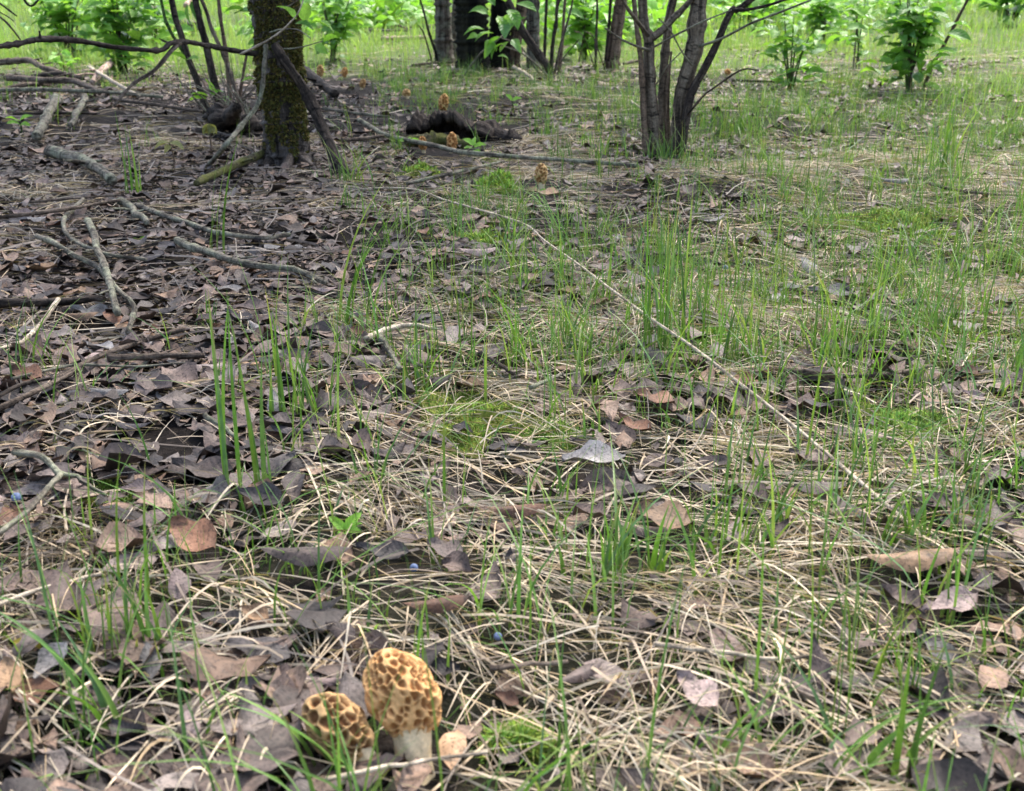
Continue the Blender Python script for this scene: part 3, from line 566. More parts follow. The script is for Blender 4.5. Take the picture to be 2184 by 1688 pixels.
# ------------------------------------------------------------------ sticks on the ground
def stick(pts, wpx, mat, label, lift=0., name='stick', sides=9, seed=0, taper=.75, cat='stick', parent=None, bow=None, rough=.07):
    G = np.array([gnd(*p[:2]) for p in pts]); r = rpx(G[len(G) // 2], wpx / 2)
    seg = np.linalg.norm(np.diff(G, axis=0), axis=1).sum(); n = int(np.clip(seg / (r * 1.6), 12, 70))
    G[:, 2] += r * .8 + .024 + lift
    for i, p in enumerate(pts):
        if len(p) > 2: G[i, 2] += p[2]
    P = .55 * spline(G, n) + .45 * np.stack([np.interp(np.linspace(0, len(G) - 1, n), np.arange(len(G)), G[:, c_]) for c_ in range(3)], -1); g = np.random.default_rng(seed + int(pts[0][0]) + 7)
    P[:, :2] += np.interp(np.linspace(0, 8, n), np.arange(9), g.normal(0, min(r * .55, .005), 9))[:, None] * np.array([.3, 1.])
    P[:, 2] = np.maximum(P[:, 2], gz(P[:, 0], P[:, 1]) + r * .4)
    rad = r * np.linspace(1.12, taper, n)
    if parent is None:
        c = P[n // 2].copy(); c[2] = gz(c[0], c[1]); V, q, t, lo = tube(P - c, rad, sides, rough, seed + len(pts)); o = obj(name, mesh(name, V, q, t, vec=lo), M[mat]); o.location = c
        if wpx >= 9 and cat == 'stick':
            for s_ in range(int(g.integers(1, 4))):
                i = int(g.integers(n // 5, n - 3)); a = g.uniform(-1.1, 1.1); tg = P[min(i + 2, n - 1)] - P[i - 2]; tg = tg / np.linalg.norm(tg); sd_ = np.array([-tg[1], tg[0], .35]) * (1 if g.uniform() < .5 else -1); sd_[2] = abs(sd_[2])
                L_ = g.uniform(3, 11) * r; Q = np.array([P[i], P[i] + (sd_ * .6 + tg * .4) * L_ * .5, P[i] + (sd_ * .6 + tg * .7) * L_]) - c
                V, q, t, lo = tube(spline(Q, 9), np.linspace(r * .42, r * .2, 9), 6, .1, s_ + seed); obj('side_twig', mesh('side_twig', V, q, t, vec=lo), M[mat], o)
        return tag(o, label, cat, 'fallen sticks in the leaf litter')
    return tube_obj(name, P, rad, M[mat], parent, sides, rough, seed)
ST = [
 ([(110, 353), (187, 377), (247, 420)], 25, 'lich', 'thick grey lichened stick slanting down in front of the brush pile'),
 ([(127, 233), (107, 267), (83, 322)], 22, 'lich', 'thick grey stick end pointing at the viewer below the brush pile'),
 ([(183, 227), (170, 258), (153, 292)], 14, 'lich', 'short grey stick parallel to the thick one below the brush pile'),
 ([(0, 223, .02), (90, 226, .025), (220, 227, .02), (350, 226)], 9, 'lich', 'long thin grey stick lying level across the brush pile front'),
 ([(0, 165, .03), (67, 165, .04), (100, 178, .03), (175, 186)], 13, 'brown', 'bent grey branch on the upper left of the brush pile'),
 ([(75, 186, .01), (130, 184, .02), (178, 184)], 11, 'dkst', 'short dark stick under the bent branch in the brush pile'),
 ([(17, 195, .02), (95, 202, .02), (160, 204, .02), (218, 218)], 14, 'brown', 'grey brown branch slanting across the middle of the brush pile'),
 ([(0, 212), (60, 204, .01), (110, 199)], 10, 'brown', 'short brown branch at the left edge of the brush pile'),
 ([(193, 172, .03), (240, 200, .02), (297, 224)], 8, 'pale', 'pale twig slanting down right from the peeled log'),
 ([(247, 230), (333, 243), (433, 258)], 8, 'brown', 'brown twig continuing right of the brush pile to the sapling roots'),
 ([(243, 163, .03), (222, 178, .02), (200, 196)], 15, 'raw', 'peeled pinkish branch stub on top of the brush pile'),
 ([(30, 262), (120, 260), (210, 262)], 6, 'dkst', 'thin dark twig lying level below the brush pile'),
 ([(567, 362, .01), (500, 384), (417, 425)], 18, 'mlog', 'moss covered stick running left from the foot of the mossy tree'),
 ([(263, 462), (290, 485), (322, 511)], 16, 'lich', 'short grey stick end below the thick slanting stick'),
 ([(293, 470), (363, 497), (457, 530), (563, 544), (622, 536)], 12, 'lich', 'long curved grey stick in the middle of the left litter'),
 ([(383, 551), (447, 577), (520, 604), (627, 617), (697, 648)], 16, 'lich', 'long thick grey stick reaching from the left litter to the centre grass'),
 ([(197, 527, .015), (217, 591, .02), (240, 657, .015), (257, 717)], 17, 'lich', 'straight stick with dark bark rings pointing at the viewer on the left'),
 ([(83, 541), (117, 554), (167, 587), (217, 611), (260, 664), (293, 704), (277, 757)], 12, 'lich', 'crooked grey stick passing under the ringed stick'),
 ([(180, 457), (143, 497), (143, 531), (187, 564), (247, 584), (320, 591)], 10, 'lich', 'hook shaped grey twig curving around above the ringed stick'),
 ([(0, 511, .01), (133, 497, .012), (233, 474, .01), (313, 451)], 7, 'brown', 'long thin twig crossing the left litter at a slant'),
 ([(67, 461), (170, 452), (267, 444)], 5, 'brown', 'thin straight twig above the hook shaped twig'),
 ([(0, 694), (120, 690), (233, 681)], 18, 'dkst', 'dark half rotten branch at the left edge below the ringed stick'),
 ([(133, 697, .01), (92, 738), (53, 777), (8, 792)], 10, 'pale', 'pale bare stick by the left edge below the rotten branch'),
 ([(397, 747), (300, 777), (217, 807), (117, 861)], 11, 'brown', 'long brown stick slanting down left across the lower litter'),
 ([(233, 814), (340, 808), (440, 807)], 15, 'brown', 'weathered grey brown wood splinter in the lower left litter'),
 ([(33, 857), (160, 826), (300, 828), (400, 820)], 6, 'lich', 'thin bowed twig below the weathered splinter'),
 ([(0, 930), (67, 897), (177, 837)], 13, 'brown', 'stout brown stick leaving the left edge low down'),
 ([(0, 900), (60, 868), (150, 850)], 9, 'dkst', 'dark stick beside the stout brown one at the left edge'),
 ([(443, 940), (478, 962), (513, 990)], 11, 'lich', 'short lichen spotted twig by the lone tall grass blade'),
 ([(0, 1363), (109, 1322), (224, 1295)], 9, 'pale', 'pale stick at the lower left edge above the yellow blade'),
 ([(692, 250), (745, 260), (832, 270)], 7, 'lich', 'thin pale stick right of the mossy tree behind the log'),
 ([(765, 277), (822, 310), (922, 333), (982, 350), (1095, 360), (1190, 366), (1360, 382)], 11, 'lich', 'very long grey branch running from the mossy tree to the shrub'),
 ([(729, 323), (775, 318), (822, 311)], 8, 'brown', 'short brown stick left of the rotten log'),
 ([(870, 420), (960, 398), (1040, 378), (1075, 368)], 7, 'lich', 'pale curved twig above the moss hummock'),
 ([(812, 764), (829, 791), (855, 841)], 13, 'lich', 'short grey stick standing out of straw at the centre left'),
 ([(782, 772), (829, 747), (879, 741), (940, 748)], 12, 'pale', 'bowed pale stick lying over the straw at the centre left'),
 ([(868, 815), (905, 832)], 9, 'lich', 'stubby grey twig beside the brownish moss'),
 ([(1022, 801), (1060, 822), (1095, 847)], 10, 'dkst', 'dark twig right of the brownish moss strip'),
 ([(1390, 575), (1480, 580), (1560, 560)], 6, 'brown', 'thin twig among grass right of the arching stem'),
 ([(1980, 420), (2040, 436), (2130, 446)], 7, 'brown', 'curved brown twig at the right edge above the moss mat'),
 ([(1660, 838), (1790, 850), (1900, 846), (1980, 828)], 11, 'brown', 'grey brown stick half buried in straw on the right'),
 ([(1130, 878), (1170, 860), (1200, 845)], 9, 'lich', 'short lichened twig right of the wide moss cushion'),
 ([(1045, 1498), (1130, 1492), (1210, 1484)], 12, 'brown', 'buried brown stick just right of the tall front morel'),
 ([(700, 1745), (820, 1716), (920, 1702), (1040, 1684)], 10, 'pale', 'pale stem lying across the bottom in front of the morels'),
 ([(1390, 1448), (1500, 1460), (1620, 1478), (1720, 1476)], 11, 'pale', 'pale stiff stem lying in straw at the bottom right'),
 ([(1340, 90), (1420, 95)], 5, 'pale', 'thin pale stick far behind the shrub'),
 ([(1340, 232), (1360, 245), (1390, 262)], 6, 'pale', 'small pale stick on the ground left of the shrub'),
 ([(1095, 158), (1120, 172), (1142, 190)], 7, 'pale', 'pale stick on the litter in front of the dark trunk'),
 ([(880, 153), (920, 148), (965, 146)], 5, 'dkst', 'dark stick lying at the foot of the dark trunk'),
 ([(1560, 186), (1660, 190), (1760, 188)], 5, 'dkst', 'dark twig on litter behind the shrub to the right'),
 ([(1330, 150), (1360, 143), (1395, 140)], 6, 'brown', 'brown twig lying beside the leaning brown trunk'),
]
for k, (p, wd, mt, lb) in enumerate(ST): stick(p, wd, mt, lb, seed=k * 13)
# forked stick
e = empty('forked_stick', gnd(143, 1107), 'forked grey stick in the lower left corner like a letter Y', 'stick', 'fallen sticks in the leaf litter')
stick([(43, 1047, .01), (100, 1067, .015), (143, 1107, .015), (127, 1140, .018), (67, 1204, .015), (-20, 1275, .015)], 14, 'lich', None, name='main_limb', parent=e, seed=71)
stick([(140, 1104, .015), (187, 1110, .01), (232, 1121)], 10, 'lich', None, name='side_twig', parent=e, seed=72)

# far logs
def log(p, wpx, mat, label, lift=0.):
    o = stick(p, wpx, mat, label, lift, 'fallen_log', 12, int(p[0][0]), .9, 'log'); o['group'] = 'fallen logs in the background'
log([(285, 40, .05), (345, 52, .03), (420, 76)], 22, 'tgrey', 'grey fallen log in the bright grass behind the leafy shrub')
log([(400, 66, .15), (440, 50, .25), (480, 38, .35)], 8, 'raw', 'thin pale branch rising from the grey fallen log')
log([(765, 46, .1), (810, 60, .05), (872, 74)], 6, 'dkst', 'thin dark fallen pole slanting down in the meadow')
log([(782, 74), (820, 75), (872, 76)], 5, 'tgrey', 'thin grey pole lying under the dark pole')
log([(815, 95), (860, 94), (912, 92)], 9, 'raw', 'short pale log in the grass left of the slender trunk')
log([(1715, 62), (1760, 60), (1795, 60)], 5, 'tgrey', 'small grey log between the two leafy bushes')
log([(2060, 8), (2120, 10), (2230, 14)], 9, 'tgrey', 'grey log at the top right corner')
log([(1330, 28), (1430, 24), (1530, 20)], 8, 'raw', 'pinkish log in the distance behind the shrub')

# rotten log: hollow shell with a mossy lower lip
def rotten_log():
    e = empty('rotten_log', gnd(960, 300), 'dark hollow rotten log with mossy lip among the morels', 'log')
    A, B = gnd(868, 293), gnd(1066, 303); ax = B - A; L = np.linalg.norm(ax); ax /= L; sd = np.array([-ax[1], ax[0], 0]); up = np.array([0, 0, 1.])
    n, m = 40, 22; g = np.random.default_rng(4); t = np.linspace(0, 1, n); V = []; LO = []
    for lay, rr in ((0, 1.), (1, .72)):
        for i in range(n):
            hgt = .074 * (math.sin(math.pi * min(1, max(0, t[i])) ** .7) ** .5 + .12) * (1 + .15 * math.sin(t[i] * 17) + .1 * g.normal())
            for j in range(m):
                a = -.25 * math.pi * .4 + j / (m - 1) * math.pi * 1.02    # open on the viewer's side
                a = math.pi * 1.05 - j / (m - 1) * math.pi * (.72 + .1 * math.sin(t[i] * 9))
                r = hgt * rr * (1 + .05 * math.sin(j * 1.7 + i * .3) + .03 * g.normal())
                c, s_ = math.cos(a), math.sin(a)
                V.append(A + ax * L * t[i] + sd * (-c) * r * .95 + up * (s_ * r - .012) * 1.0); LO.append((c * .05, s_ * .05, t[i] * L))
    V = np.array(V); q = []
    for l in (0, 1):
        for i in range(n - 1):
            for j in range(m - 1):
                k = l * n * m + i * m + j; f = (k, k + 1, k + m + 1, k + m); q.append(f if l else f[::-1])
    for i in range(n - 1):
        for j in (0, m - 1): k = i * m + j; q.append((k, k + m, k + m + n * m, k + n * m))
    for j in range(m - 1):
        for i in (0, n - 1): k = i * m + j; q.append((k, k + 1, k + 1 + n * m, k + n * m))
    obj('shell', mesh('shell', rel(V, e), q, None, vec=LO), M['rot'], e)
    G = np.array([gnd(*p) for p in ((868, 312), (905, 312), (950, 311), (1005, 318))]); G[:, 2] += .012
    tube_obj('mossy_lip', G, np.array([.014, .02, .018, .010]), M['mlog'], e, 12, .2, 3, 30)
    G = np.array([gnd(*p) for p in ((1040, 296), (1080, 306), (1110, 312))]); G[:, 2] += .015
    tube_obj('split_end', G, np.array([.024, .018, .007]), M['rot'], e, 10, .25, 5, 20)
rotten_log()

# ------------------------------------------------------------------ green leaves (shared meshes)
def leaf_me(name, L, Wd, mat, curl, cup, seed, point=1.):
    V, q, lo = leaf_template(L, Wd, 6, 4, curl, cup, .03, seed, point); V[:, 2] -= V[0, 2]
    me = mesh(name, V, q, None, vec=lo); me.materials.append(mat); return me
LEAF = [leaf_me('leaf', 1, U(.5, .62), M['leaf'], -.28 - .1 * k, .18, 70 + k) for k in range(4)]
YLEAF = [leaf_me('leaf', 1, .55, M['yleaf'], -.3, .2, 80 + k) for k in range(2)]
OLEAF = [leaf_me('leaf', 1, .6, M['oleaf'], -.35, .25, 84 + k) for k in range(2)]
LANCE = [leaf_me('leaf', 1, .38, M['leaf'], -.35, .2, 90 + k) for k in range(2)]
def leaf_on(parent, pos, d, size, mes=LEAF, roll=None, g=rng):
    """a leaf child with its base at pos (world) pointing along d"""
    o = obj('leaf', mes[g.integers(0, len(mes))], None, parent); y = Vector(d).normalized()
    z = Vector((g.normal(0, .35), g.normal(0, .35) - .25, 1)); z = (z - y * z.dot(y)).normalized(); x = y.cross(z)
    m = Matrix((x, y, z)).transposed().to_4x4() @ Matrix.Scale(size, 4); m.translation = Vector(np.asarray(pos, float)) - parent.location
    o.matrix_local = m; return o
def crown(parent, cx, cy, cz, rx, ry, rz, n, size=.07, col=((.06, .15, .03), (.11, .24, .04))):
    g = np.random.default_rng(int(abs(cx * 91 + cy * 37)) + 3); nc = max(8, n // 60); cc = g.normal(0, .5, (nc, 3)); cc /= np.maximum(1, np.linalg.norm(cc, axis=1))[:, None]
    p = cc[g.integers(0, nc, n)] + g.normal(0, .17, (n, 3)); P = p * [rx, ry, rz] + [cx, cy, cz]; P[:, 2] = np.maximum(P[:, 2], 1.5 + .12 * P[:, 1].clip(0, 9) + g.uniform(0, .5, n)); d = g.normal(0, 1, (n, 3)); d[:, 2] -= .4; d /= np.linalg.norm(d, axis=1)[:, None]
    s = np.cross(d, g.normal(0, 1, (n, 3))); s /= np.linalg.norm(s, axis=1)[:, None]; L = size * g.uniform(.6, 1.3, n); t = np.linspace(0, 1, 4)
    PP = P[:, None] + d[:, None] * (L[:, None] * t)[..., None] - np.array([0, 0, 1.]) * (L[:, None] * .3 * t ** 2)[..., None]
    W = L[:, None] * np.array([.03, .27, .24, .01])[None]; c = np.array(col[0]) + (np.array(col[1]) - np.array(col[0])) * g.uniform(0, 1, (n, 1))
    V, q, C = ribbons(PP, W, s, c, .2); o = obj('crown', mesh('crown', rel(V, parent), q, None, C), M['leafc'], parent); o['kind'] = 'stuff'; return o
def up_from(P, dz, drift, n=3, g=rng):
    """carry a stem on above its last point"""
    out = list(P); d = np.asarray(P[-1]) - np.asarray(P[-2]); d = d / max(1e-6, d[2]); d = np.clip(d, -.8, .8); d[2] = 1
    for k in range(n): out.append(out[-1] + d * dz / n + np.array([g.normal(0, drift), g.normal(0, drift), 0]))
    return out
def taper(P, r0, r1): return np.linspace(r0, r1, len(P))

# ------------------------------------------------------------------ mossy tree on the left
def mossy_tree():
    g = np.random.default_rng(21); b0 = gnd(618, 366); Y = b0[1] + .05
    e = empty('mossy_tree', (b0[0], Y, gz(b0[0], Y)), 'moss covered leaning tree trunk on the left with dead side branch', 'tree')
    pts = [(620, 372), (614, 330), (606, 250), (600, 180), (592, 100), (583, 0)]; P = [aty(u, v, Y + .004 * k) for k, (u, v) in enumerate(pts)]
    P[0][2] -= .03; k = rpx(P[2], 1.); rad = [48 * k, 43 * k, 44 * k, 46 * k, 47 * k, 48 * k]
    P = up_from(P, 3.4, .05, 5); rad += [50 * k, 46 * k, 38 * k, 28 * k, 14 * k]
    Q = np.vstack([spline(P[:6], 90), spline(P[5:], 40)[1:]]); rr = np.concatenate([np.interp(np.linspace(0, 5, 90), range(6), rad[:6]), np.interp(np.linspace(0, 5, 40), range(6), rad[5:])[1:]])
    V, q, t, lo = tube(rel(Q, e), rr, 40, .055, 8)
    # flare towards the roots
    th = np.arctan2(V[:, 1], V[:, 0]); z = V[:, 2]; f = np.clip(1 - z / .12, 0, 1) ** 2 * (.25 + .35 * np.maximum(0, np.sin(th * 4 + .8)))
    ctr = np.interp(z, rel(Q, e)[:, 2], rel(Q, e)[:, 0]); V[:, 0] = ctr + (V[:, 0] - ctr) * (1 + f); V[:, 1] *= 1 + f
    tr = obj('trunk', mesh('trunk', V, q, t, vec=lo), M['trunk'], e)
    # moss coat: tiny blades over part of the bark
    fc = V[q[:90 * 40].ravel()].reshape(-1, 4, 3); fc = fc[fc[:, :, 2].max(1) < .62]; n = 34000; wi = g.integers(0, len(fc), n); a, b_ = g.uniform(0, 1, (2, n, 1))
    S = fc[wi, 0] * (1 - a) * (1 - b_) + fc[wi, 1] * a * (1 - b_) + fc[wi, 2] * a * b_ + fc[wi, 3] * (1 - a) * b_
    nr = np.cross(fc[wi, 1] - fc[wi, 0], fc[wi, 3] - fc[wi, 0]); nr /= np.linalg.norm(nr, axis=1)[:, None] + 1e-9
    sgn = np.sign((nr[:, :2] * (S[:, :2] - np.stack([np.interp(S[:, 2], rel(Q, e)[:, 2], rel(Q, e)[:, 0]), 0 * S[:, 0]], -1))).sum(1)); nr *= sgn[:, None]
    mask = vnoise(S[:, 0] * 30 + S[:, 1] * 30, S[:, 2] * 16 + 4) * .7 + .5 * vnoise(S[:, 0] * 80, S[:, 2] * 50) + np.clip((S[:, 0] - np.interp(S[:, 2], rel(Q, e)[:, 2], rel(Q, e)[:, 0])) / .05, -1, 1) * .40 + .42 - np.clip(.13 - S[:, 2], 0, 1) * 9
    kk = mask > 0; S, nr = S[kk], nr[kk]; n = len(S); d = nr + g.normal(0, .45, (n, 3)); d[:, 2] += .1; d /= np.linalg.norm(d, axis=1)[:, None]; L = g.uniform(.004, .010, n)
    s = np.cross(d, g.normal(0, 1, (n, 3))); s /= np.linalg.norm(s, axis=1)[:, None]; tt = np.array([0, .55, 1.])
    PP = S[:, None] + d[:, None] * (L[:, None] * tt)[..., None] - np.array([0, 0, 1]) * (L[:, None] * .25 * tt ** 2)[..., None]
    W = g.uniform(.0012, .0024, n)[:, None] * np.array([1, .9, .1])[None]; c = np.array([.085, .083, .02]) * g.uniform(.4, 1.8, (n, 1)) * np.stack([g.uniform(.8, 1.4, n), np.ones(n), np.ones(n)], -1)
    V2, q2, C2 = ribbons(PP, W, s, c); o = obj('moss_coat', mesh('moss_coat', V2, q2, None, C2), M['moss'], e); o['label'] = 'dark olive moss growing on the trunk'
    k *= .72
    # roots
    for (pts, w0) in (([(590, 358), (560, 372), (540, 386)], 15), ([(640, 362), (668, 372), (690, 384)], 16), ([(612, 368), (600, 385), (596, 398)], 13)):
        G = np.array([gnd(*p) for p in pts]); G[0, 2] += .03; G[1, 2] += .006; G[2, 2] -= .01; G[0, 1] = Y
        tube_obj('root', G, np.array([w0 * k * 1.3, w0 * k, w0 * k * .4]), M['trunk'], e, 12, .15, int(w0), 16)
    # dead side branch to the left
    F_ = [(575, 118, 0), (530, 113, -.03), (480, 105, -.08), (440, 97, -.12), (400, 90, -.16), (365, 92, -.2), (338, 108, -.22), (240, 100, -.3), (190, 91, -.34), (130, 84, -.4), (80, 85, -.44), (40, 93, -.46), (-40, 104, -.5)]
    P = np.array([aty(u, v, Y + d) for u, v, d in F_]); br = tube_obj('dead_branch', P, np.array([8, 8, 7, 7, 7, 6.5, 6, 6, 6.5, 7, 7, 6, 6]) * k, M['dkst'], e, 11, .14, 4, 90)
    def sub(pl, w0, mat, name='twig', par=br):
        P = np.array([aty(u, v, Y + d) for u, v, d in pl]); o = tube_obj(name, P - np.array(e.location), taper(P, w0 * k, w0 * k * .45), M[mat], None, 7, .12, int(pl[0][0]), 24); o.parent = par; return o
    sub([(82, 86, -.44), (85, 78, -.44), (84, 66, -.44)], 4.5, 'dkst', 'stub'); sub([(100, 84, -.42), (104, 77, -.42)], 3.6, 'dkst', 'stub')
    sub([(362, 93, -.2), (350, 88, -.2), (340, 83, -.21)], 3.5, 'dkst', 'stub')
    sub([(385, 91, -.18), (366, 108, -.2), (330, 150, -.22), (287, 177, -.24), (262, 203, -.26), (243, 228, -.27)], 6.5, 'brown', 'side_twig')
    sub([(513, 116, -.1), (545, 100, -.14), (585, 78, -.16), (620, 48, -.18), (640, 20, -.2), (655, -30, -.2)], 3.6, 'pale')
    for pl, w0, mt in (([(575, 70, -.06), (600, 63, -.1), (635, 64, -.14), (662, 82, -.18)], 2.6, 'lich'), ([(583, 105, -.06), (632, 103, -.1), (688, 88, -.16)], 2.6, 'lich'), ([(600, 20, -.06), (620, 12, -.1), (650, -10, -.12)], 4, 'brown')):
        sub(pl, w0, mt, 'twig', e)
    # crown and limbs overhead
    T = np.array(Q[-1]); 
    for a in (0.3, 1.7, 2.9, 4.1, 5.3):
        s = Q[-14]; pl = np.array([s, s + [.4 * math.cos(a), .4 * math.sin(a), .5], s + [1.0 * math.cos(a), 1.0 * math.sin(a), 1.1], s + [1.4 * math.cos(a), 1.4 * math.sin(a), 1.8]])
        tube_obj('limb', pl, np.array([.028, .022, .014, .006]), M['trunk'], e, 8, .06, int(a * 9), 18)
    crown(e, T[0], T[1], T[2] + .6, 2.2, 2.2, 1.4, 2400, .085)
    # green leaves by the trunk
    for (u, v, d, dx, dz, s, lm) in ((632, 42, -.1, -.6, .5, .055, LEAF), (648, 48, -.1, .2, .5, .06, LEAF), (662, 48, -.12, 1, -.3, .065, LEAF), (630, 50, -.1, .9, -.25, .05, LEAF), (545, 168, -.1, -.7, -.1, .035, LEAF), (690, 90, -.16, .8, .2, .05, LEAF), (672, 96, -.16, .8, -.5, .04, LEAF), (500, 30, .1, .8, .1, .06, LEAF), (520, 20, .1, -.9, -.1, .05, LEAF)):
        leaf_on(e, aty(u, v, Y + d), (dx, -.4, dz), s, lm)
    return e, Y, k
tree, YT, kT = mossy_tree()
# leaning dark limb and other sticks propped on the tree
def prop(pts, w, mat, label, name='leaning_stick', sides=10, rough=.13):
    """pts: (u, v, Y); last one on the ground"""
    P = np.array([aty(u, v, y) if y is not None else gnd(u, v, .004) for u, v, y in pts]); c = P[-1].copy(); c[2] = gz(c[0], c[1]); rr = rpx(P[len(P) // 2], w / 2)
    V, q, t, lo = tube(spline(P - c, 40), np.linspace(rr * .8, rr * 1.1, 40), sides, rough, int(w * 7)); o = obj(name, mesh(name, V, q, t, vec=lo), M[mat]); o.location = c
    return tag(o, label, 'branch', 'branches propped against the mossy tree')
g1 = gnd(738, 380)[1]
prop([(585, 95, YT - .09), (610, 135, YT - .10), (645, 185, YT - .085), (672, 238, YT + (g1 - YT) * .55), (705, 315, YT + (g1 - YT) * .8), (738, 380, None)], 25, 'rot', 'dark limb leaning on the right side of the mossy tree')
prop([(567, 95, YT - .10), (564, 140, YT - .10), (553, 215, YT - .10), (520, 262, YT - .2), (480, 312, YT - .32), (440, 358, None)], 10, 'lich', 'grey bent stick leaning on the front of the mossy tree')
o = stick([(650, 186, .03), (683, 210, .02), (716, 226)], 20, 'rot', 'short dark branch stump behind the leaning limb', sides=12)

# ------------------------------------------------------------------ saplings left of the tree
def clump(name, label, cat, stems, leaves=(), cr=None, base=None, mat='dkst', group=None, sz=.06, lm=LEAF):
    """stems: (points [(u,v,dY)], base width, top width, material, extend); leaves: (u,v,dY,dx,dz,size)"""
    bb = gnd(*base); e = empty(name, bb, label, cat, group); g = np.random.default_rng(abs(int(base[0]))); tops = []
    for si, (pl, w0, w1, mt, ext) in enumerate(stems):
        P = [aty(u, v, bb[1] + d) for u, v, d in pl]; P[0][2] = min(P[0][2], gz(P[0][0], P[0][1]) + .01) if pl[0][1] > base[1] - 70 else P[0][2]; k = depth(P[0]) / F / 2
        rad = list(np.linspace(w0 * k, w1 * k, len(P)))
        if ext: P = up_from(P, ext, .03 * ext, 4, g); rad += list(np.linspace(w1 * k, w1 * k * .35, 5)[1:])
        tube_obj('stem' if ext or w0 > 3 else 'twig', P, np.array(rad), M[mt], e, 10 if w0 > 10 else 7, .09, si * 7 + abs(int(base[0])), 46 if ext else 20); tops.append(P[-1])
    for (u, v, d, dx, dz, s) in leaves: leaf_on(e, aty(u, v, bb[1] + d), (dx, g.normal(-.2, .4), dz), s, lm)
    if cr: t = np.mean(tops, 0); crown(e, t[0], t[1], t[2] + cr[3], cr[0], cr[0], cr[1], cr[2], sz)
    return e
clump('sapling', 'clump of dark sapling stems leaning left behind the mossy tree', 'sapling', [
    ([(440, 225, 0), (430, 200, 0), (408, 140, 0), (387, 78, 0), (366, -2, 0)], 14, 12, 'dkst', 1.6),
    ([(470, 235, .02), (460, 187, 0), (440, 98, 0), (417, -2, 0)], 17, 14, 'dkst', 1.7),
    ([(520, 262, -.1), (508, 210, -.06), (483, 133, 0), (450, 58, 0), (429, -2, 0)], 9, 8, 'brown', 1.4),
    ([(492, 235, 0), (490, 200, 0), (480, 100, 0), (466, -2, 0)], 10, 8, 'tred', 1.5),
    ([(505, 245, 0), (512, 200, 0), (520, 150, 0), (528, 110, 0)], 8, 5, 'tred', 0),
    ([(436, 226, 0), (425, 195, 0), (395, 120, 0), (360, 60, 0), (343, -2, 0)], 8, 6, 'grn', 1.3)],
    [(443, 205, -.1, -1, .2, .06), (450, 205, -.1, .8, .3, .06), (440, 210, -.1, -.9, -.1, .06), (462, 214, -.1, 1, .1, .055), (452, 200, -.1, -.2, .8, .05), (470, 210, -.08, .7, -.2, .05), (398, 128, -.05, -1, .3, .07), (398, 128, -.05, 1, .1, .05), (400, 10, 0, .1, -1, .06), (408, 4, 0, .3, -1, .07)],
    (1.1, .8, 800, .6), (470, 250))
# root mass of the sapling clump
e = empty('stump', gnd(490, 258), 'dark root mass at the foot of the sapling clump', 'stump')
for k, pl in enumerate((((450, 252, .01), (480, 240, .06), (520, 246, .03)), ((470, 262, .005), (495, 235, .08), (505, 215, .12)), ((500, 270, .005), (530, 250, .05), (560, 262, .01)), ((440, 238, .03), (470, 225, .07), (490, 236, .05)))):
    P = np.array([gnd(u, v + 12, l) for u, v, l in pl]); tube_obj('root', P, np.array([.012, .022, .012]), M['rot'], e, 12, .2, k, 18)
for k in range(30):
    a = U(-1.2, 1.2); s = gnd(U(450, 545), U(248, 268), .02); P = np.array([s, s + [.05 * a, -.01, .06], s + [.14 * a, -.03, U(.05, .2)]])
    tube_obj('twig', P, np.array([.003, .002, .001]), M['brown' if k % 2 else 'lich'], e, 5, .05, k, 9)

